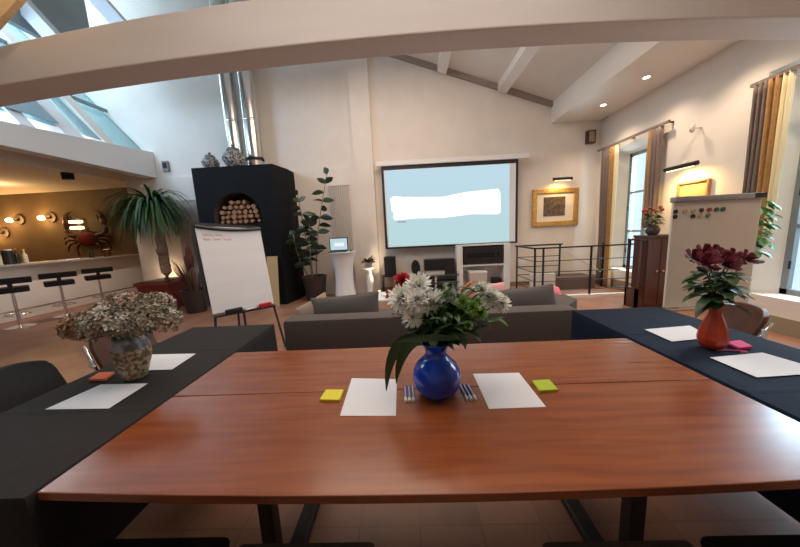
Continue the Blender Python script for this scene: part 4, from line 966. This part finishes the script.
# ------------------------------------------------------------------ railing around the stairwell
t = thing('stair_railing', 'black metal stair railing with thin horizontal bars before the far window', 'railing', (2.46, 5.5, 0))
b = nb(); box(b, (-.05, -.04, 0), (1.95, .04, .06)); part('kerb', b, 'white', t, 'white floor kerb')
for (x, y) in ((0, 0), (.16, 0), (1.07, 0), (1.92, 0), (0, .9), (0.95, .9), (1.9, .9)):
    b = nb(); box(b, (x-.014, y-.014, 0), (x+.014, y+.014, .99)); part('post', b, 'iron', t)
b = nb(); box(b, (-.03, -.03, .99), (1.97, .03, 1.015)); part('handrail', b, 'iron', t)
b = nb(); box(b, (-.03, -.03, .99), (.03, .95, 1.015)); part('handrail', b, 'iron', t)
b = nb(); box(b, (-.03, .87, .99), (1.0, .93, 1.02)); part('handrail', b, 'iron', t)
for z in (.17, .35, .53, .75):
    b = nb(); cyl(b, (0, 0, z), (1.95, 0, z), .008, seg=6); part('bar', b, 'iron', t)
    b = nb(); cyl(b, (0, 0, z), (0, .9, z), .008, seg=6); part('bar', b, 'iron', t)
    b = nb(); cyl(b, (0, .9, z), (.95, .9, z), .008, seg=6); part('bar', b, 'iron', t)
b = nb(); tube(b, [(.95, .9, .92), (1.85, .86, .35)], .014, 6); part('stair_handrail', b, 'radi', t, 'pale sloping stair handrail')
b = nb(); box(b, (-.26, -.03, 0), (.26, .03, .42)); solo('white_crate', b, 'radi', 'pale flat crate on the floor inside the railing', 'crate', (2.85, 6.0, 0))
b = nb(); box(b, (-.5, -.25, 0), (.5, .25, .28), .01); solo('low_chest', b, mat('dark_chest', (.10, .065, .045), .6), 'dark low chest behind the railing below the picture', 'chest', (3.6, 6.45, 0))
b = nb(); box(b, (-.07, -.01, -.07), (.07, .0, .07)); box(b, (-.03, -.015, -.04), (.03, -.01, .04)); solo('wall_socket', b, 'white', 'white wall socket behind the left end of the railing', 'socket', (2.78, 6.9, .55))

# ------------------------------------------------------------------ pictures and lamps
def picture(name, label, loc, rz, w, h, fw, fm, inner, art):
    t = thing(name, label, 'picture', loc, rz)
    b = nb(); hw, hh = w/2, h/2
    for q4 in ([(-hw, -hh), (hw, -hh), (hw-fw, -hh+fw), (-hw+fw, -hh+fw)], [(hw, -hh), (hw, hh), (hw-fw, hh-fw), (hw-fw, -hh+fw)], [(hw, hh), (-hw, hh), (-hw+fw, hh-fw), (hw-fw, hh-fw)], [(-hw, hh), (-hw, -hh), (-hw+fw, -hh+fw), (-hw+fw, hh-fw)]): prism(b, q4, 'y', -.05, 0)
    part('frame', b, fm, t, bev=.012)
    b = nb(); box(b, (-hw+fw*.9, -.02, -hh+fw*.9), (hw-fw*.9, -.005, hh-fw*.9)); part('mount', b, inner, t)
    if art: b = nb(); box(b, (-art[0]-.02, -.026, -art[1]+.01), (art[0]-.02, -.0205, art[1]+.03)); part('artwork', b, 'pic_art', t)
picture('framed_picture', 'gilt framed picture with a small brown etching on the back wall', (3.52, 6.9, 1.845), 0, 1.07, .86, .11, 'gold', 'pic_mat', (.25, .21))
picture('framed_drawing', 'small framed tan drawing on the right wall above the white board', (4.5, 4.63, 1.83), -pi/2, .50, .36, .035, mat('oak_frame', (.42, .22, .09), .5), 'pic_tan', None)
def picture_lamp(label, loc, rz, w):
    t = thing('picture_lamp', label, 'lamp', loc, rz)
    b = nb(); cyl(b, (-w/2, -.20, 0), (w/2, -.20, 0), .035, seg=14); part('shade', b, 'iron', t, smooth=True)
    b = nb(); cyl(b, (-w*.42, -.205, -.034), (w*.42, -.205, -.034), .010, seg=8); part('bulb_tube', b, 'tubeglow', t)
    b = nb(); tube(b, [(0, 0, .03), (0, -.1, .08), (0, -.2, .04)], .008); box(b, (-.05, -.015, 0), (.05, 0, .07)); part('arm', b, 'white', t)
picture_lamp('dark picture lamp above the gilt framed picture', (3.58, 6.9, 2.46), 0, .42)
picture_lamp('dark picture lamp on the right wall above the tan drawing', (4.5, 4.68, 2.24), -pi/2, .52)
spot('picture_lamp_glow_back', (3.58, 6.66, 2.40), (3.55, 6.9, 1.9), 14, (1, .62, .2), 150, 1)
spot('picture_lamp_glow_right', (4.24, 4.68, 2.18), (4.5, 4.66, 1.75), 40, (1, .62, .2), 150, 1)
t = thing('wall_hook', 'small clear glass wall fitting above the right picture lamp', 'fitting', (4.5, 4.62, 2.78))
b = nb(); cyl(b, (-.01, 0, 0), (-.11, 0, 0), .012); ell(b, (-.13, 0, 0), .04, .04, .07, 2); part('fitting', b, 'radi', t, smooth=2)
b = nb(); box(b, (-.09, -.1, -.14), (.09, 0, .14), .008); t = solo('wall_speaker', b, 'mahog', 'small tan wall speaker high in the right corner of the back wall', 'speaker', (4.25, 6.9, 3.36))
b = nb(); box(b, (-.06, -.104, -.11), (.06, -.1005, .11)); part('grille', b, 'tan', t)
b = nb(); box(b, (-.07, -.06, -.12), (.07, 0, .12), .006); t = solo('wall_sensor', b, mat('sensor_grey', (.25, .25, .26), .5), 'grey box on the back wall left of the fireplace', 'box', (-5.67, 6.9, 3.27))
b = nb(); box(b, (-.05, -.063, -.05), (.05, -.0605, .08)); part('face', b, 'hifi', t)
# soffit downlights
for i, y in enumerate((6.05, 5.04, 4.0, 2.95, 1.6, .2)):
    if i < 2:
        t = thing('downlight', ['recessed lit downlight nearest the back wall', 'recessed lit downlight nearer the camera in the soffit'][i], 'lamp', (3.97, y, 3.72), group='soffit downlights')
        b = nb(); lathe(b, [(.045, -.006), (.07, -.006), (.07, 0), (.045, 0)], seg=20, cap=False); part('trim_ring', b, 'white', t)
        b = nb(); cyl(b, (0, 0, -.005), (0, 0, -.001), .045, seg=20); part('lens', b, 'spotglow', t)
    spot('downlight_beam', (3.97, y, 3.70), (3.9, y, 0), 60, (1, .78, .55), 115, .8)

# ------------------------------------------------------------------ mahogany cabinet
t = thing('cabinet', 'dark mahogany two-door cabinet against the right wall by the railing', 'cabinet', (4.05, 4.82, 0))
b = nb(); box(b, (-.22, -.2, 0), (.22, .06, 1.16)); box(b, (-.23, -.22, 1.16), (.23, .07, 1.2)); part('carcass', b, 'mahog', t, bev=.006)
for s in (-1, 1):
    b = nb(); box(b, (-.21 if s < 0 else .004, -.218, .06), (-.004 if s < 0 else .21, -.201, 1.13)); d = part('door', b, 'mahog', t, bev=.006)
    b = nb(); ell(b, (s*.05, -.232, .62), .016, .016, .016, 2); part('knob', b, 'brass', d, smooth=2)
t = thing('side_shelf', 'narrow dark open shelf attached left of the mahogany cabinet', 'shelf', (3.76, 4.82, 0))
b = nb(); box(b, (-.03, -.2, 0), (.0, -.15, 1.14)); box(b, (-.03, .02, 0), (.0, .06, 1.14)); part('post', b, 'mahog', t)
for z in (.30, 1.12): b = nb(); box(b, (-.03, -.2, z), (.066, .06, z+.03)); part('shelf', b, 'mahog', t)
b = nb(); box(b, (-.03, -.2, 0), (.066, .06, .30)); part('plinth', b, 'mahog', t)
t = thing('potted_flowers', 'small pot of orange red flowers on top of the mahogany cabinet', 'plant', (4.0, 4.73, 1.2))
b = nb(); lathe(b, [(.06, 0), (.085, .03), (.095, .08), (.07, .13), (.06, .15)], seg=20, cap=2); part('pot', b, 'darkpot', t, smooth=True)
M['obloom'] = mat('dull_orange_bloom', (.26, .06, .035), .8); b = nb(); rq = random.Random(12)
for i in range(50):
    a = rq.uniform(0, 2*pi); r = rq.uniform(.02, .12); leaf(b, (cos(a)*r*.5, sin(a)*r*.5, rq.uniform(.14, .36)), (cos(a), sin(a), rq.uniform(0, .8)), rq.uniform(.07, .13), .05, .5, 4)
for i in range(14):
    a = rq.uniform(0, 2*pi); r = rq.uniform(.05, .16); bf = nb(); ell(bf, (cos(a)*r, sin(a)*r, rq.uniform(.28, .46)), .034, .034, .028, 1); part('bloom', bf, 'obloom', t, smooth=2)
part('leaves', b, 'leaf', t, smooth=2)

# ------------------------------------------------------------------ bar
t = thing('bar_counter', 'long white bar counter with a grey stone top', 'bar counter', (-8.2, 6.5, 0))
b = nb(); box(b, (-.75, -5.0, 0), (-.18, 2.65, 1.13)); part('front_panel', b, 'white', t)
b = nb(); box(b, (-.85, -5.1, 1.13), (.0, 2.69, 1.175)); part('counter_top', b, 'counter', t, bev=.008)
b = nb(); cyl(b, (-.02, -5.0, .22), (-.02, 2.6, .22), .02)
for y in (-4, -2.4, -.8, .8, 2.4): cyl(b, (-.18, y, .22), (-.02, y, .22), .014)
part('foot_rail', b, 'chrome', t, smooth=True)
def stool(label, y):
    t = thing('bar_stool', label, 'stool', (-7.5, y, 0), -.62, 'bar stools')
    b = nb(); lathe(b, [(.2, 0), (.2, .012), (.12, .03), (.03, .05)], seg=24, cap=2); part('base', b, 'chrome', t, smooth=True)
    b = nb(); cyl(b, (0, 0, .04), (0, 0, .70), .026); part('pole', b, 'chrome', t, smooth=True)
    b = nb(); pts = [(.17*cos(a), .17*sin(a), .26) for a in [2*pi*i/16 for i in range(17)]]; tube(b, pts, .011, 6); cyl(b, (0, 0, .26), (.17, 0, .26), .01); part('foot_ring', b, 'chrome', t, smooth=2)
    b = nb(); box(b, (-.17, -.21, .68), (.19, .21, .785), .02); part('seat', b, 'blackfab', t)
    b = nb(); box(b, (.16, -.26, .85), (.20, .26, .965), .012); part('backrest', b, 'blackfab', t)
    b = nb(); box(b, (.17, -.03, .72), (.19, .03, .88)); part('back_post', b, 'black', t)
stool('black and chrome bar stool at the left edge of the photo', 5.02); stool('black and chrome bar stool, middle of the three', 5.76); stool('black and chrome bar stool nearest the palm', 6.52)
# crab sculpture on the ochre wall
CX, CY, CZ = -10.50, 9.08, 1.74
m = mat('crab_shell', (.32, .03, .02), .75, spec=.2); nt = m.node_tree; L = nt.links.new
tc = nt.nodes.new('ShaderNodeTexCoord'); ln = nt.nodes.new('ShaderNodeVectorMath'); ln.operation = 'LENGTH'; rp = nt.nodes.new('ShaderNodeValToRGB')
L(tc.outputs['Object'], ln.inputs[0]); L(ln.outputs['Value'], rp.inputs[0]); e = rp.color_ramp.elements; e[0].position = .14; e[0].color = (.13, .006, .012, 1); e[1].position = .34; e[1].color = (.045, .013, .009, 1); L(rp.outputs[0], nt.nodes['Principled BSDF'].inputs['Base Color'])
M['crabd'] = mat('crab_dark', (.05, .018, .012), .45, col2=(.08, .022, .014), scale=8)
t = thing('crab_sculpture', 'big dark red metal crab with raised claws on the ochre bar wall', 'sculpture', (CX, CY, CZ)); t.scale = (.95, 1, .88)
b = nb(); ell(b, (0, 0, 0), .46, .10, .29, 3); part('shell', b, m, t, smooth=2)
for s in (-1, 1):
    b = nb(); tube(b, bez((s*.34, 0, .12), (s*.80, -.02, .12), (s*.70, 0, .48), 8), .075, 8, .055)
    ell(b, (s*.66, 0, .62), .12, .07, .22, 2, Matrix.Rotation(-s*.2, 3, 'Y').to_quaternion()); tube(b, bez((s*.66, 0, .72), (s*.62, 0, 1.0), (s*.36, 0, 1.0), 8), .085, 8, .01)
    tube(b, bez((s*.56, 0, .62), (s*.46, 0, .72), (s*.46, 0, .88), 6), .05, 6, .01); part('claw', b, 'crabd', t, smooth=2)
    for k, (z0, p1, p2) in enumerate((((.06), (.75, .14), (.86, .0)), ((-.04), (.75, .0), (.85, -.18)), ((-.12), (.72, -.15), (.78, -.45)), ((-.18), (.50, -.28), (.42, -.62)))):
        p0 = (s*(.40 if k < 3 else .25), 0, z0); b = nb(); tube(b, bez(p0, (s*p1[0], -.04, p1[1]+.06), (s*p2[0], 0, p2[1]), 8), .05, 6, .018); part('leg', b, 'crabd', t, smooth=2)
    b = nb(); cyl(b, (s*.1, -.04, .26), (s*.12, -.05, .34), .02); ell(b, (s*.12, -.05, .36), .035, .035, .035, 2); part('eye', b, 'crabd', t, smooth=2)
b = nb(); cyl(b, (-.2, .04, 0), (-.2, .12, 0), .03); cyl(b, (.2, .04, 0), (.2, .12, 0), .03); part('wall_mount', b, 'iron', t)
# bar lamps
def sconce(label, x, z, lit=17):
    t = thing('wall_sconce', label, 'lamp', (x, 9.2, z), group='bar wall sconces')
    b = nb(); cyl(b, (0, 0, 0), (0, -.04, 0), .17, seg=24); part('back_plate', b, 'darkpot', t)
    b = nb(); cyl(b, (0, -.04, 0), (-.1, -.10, -.01), .05, seg=12); part('socket', b, 'brass', t)
    b = nb(); ell(b, (-.18, -.14, -.02), .12, .07, .075, 2); part('bulb', b, 'lampglow', t, smooth=2)
    point('sconce_glow', (x-.2, 8.9, z-.02), lit, (1, .5, .16), .1)
sconce('glowing round wall sconce left of the crab, nearest it', -11.72, 2.50); sconce('glowing round wall sconce, second left of the crab', -12.82, 2.48); sconce('glowing round wall sconce cut by the left edge of the photo', -13.45, 2.08)
t = thing('glass_wall_light', 'glowing two-tier glass light between the claws of the crab', 'lamp', (-10.62, 9.2, 2.20))
b = nb(); box(b, (-.06, -.2, -.18), (.06, 0, .2)); part('bracket', b, 'brass', t)
for k, z in enumerate((-.13, .06)): b = nb(); box(b, (-.17, -.34, z-.02), (.17, -.2, z+.07), .02); part('glass_bar', b, emis('bar_glow%d' % k, (1, .78, .4), 3.2), t)
point('bar_fill_glow', (-11.2, 7.6, 2.9), 30, (1, .62, .28), .3)
b = nb(); cyl(b, (0, 0, 0), (0, 0, -.06), .1); box(b, (-.09, -.05, -.14), (.09, .05, -.06)); solo('ceiling_spot', b, 'iron', 'small dark spot lamp under the ceiling beam over the bar', 'lamp', (-7.45, 6.3, 3.1))
spot('ceiling_spot_beam', (-7.3, 6.3, 2.92), (-8.3, 6.3, .4), 130, (1, .80, .66), 120, 1)
# things on the counter
def bottle(label, x, y, h, r, m, cap, grp='bottles and jars on the bar counter', cat='bottle'):
    t = thing('bottle' if cat == 'bottle' else cat, label, cat, (x, y, 1.175), group=grp)
    b = nb(); lathe(b, [(r, 0), (r, h*.6), (r*.4, h*.75), (r*.38, h*.95)] if cat == 'bottle' else [(r, 0), (r, h*.9), (r*.8, h*.95)], seg=16, cap=2); part('body', b, m, t, smooth=True)
    b = nb(); cyl(b, (0, 0, h*.95), (0, 0, h*1.04), r*.45 if cat == 'bottle' else r*.85); part('cap', b, cap, t)
bottle('pale jar at the left of the bar counter', -8.55, 5.62, .24, .07, 'bottle_clear', 'board', cat='jar')
bottle('black canister beside the pale jar on the bar counter', -8.55, 5.80, .31, .08, 'hifi', 'white', cat='canister')
bottle('dark green bottle right of the black canister on the bar counter', -8.55, 5.93, .32, .04, 'bottle_dark', 'gold')
bottle('pale bottle at the right of the left bottle group on the bar counter', -8.55, 6.06, .30, .045, 'bottle_clear', 'yellow')
bottle('small dark bottle left of the crab on the bar counter', -8.5, 7.35, .24, .05, 'bottle_dark', 'black')
bottle('small wooden grinder beneath the crab on the bar counter', -8.5, 7.75, .20, .08, 'mahog', 'white', cat='grinder')
bottle('slim dark bottle right of the crab on the bar counter', -8.5, 8.72, .34, .045, 'leather', 'leather')
b = nb(); box(b, (-.16, -.14, 0), (.16, .14, .02), .004); solo('tray', b, 'whiteglass', 'pale glass tray at the right end of the bar counter', 'tray', (-8.42, 8.9, 1.175))
b = nb(); box(b, (-.1, -.15, 0), (.1, .15, .015)); solo('menu_card', b, 'paper', 'white card lying on the bar counter', 'card', (-8.4, 6.75, 1.175))
point('palm_uplight_glow', (-5.95, 6.62, .75), 5, WARM, .08)
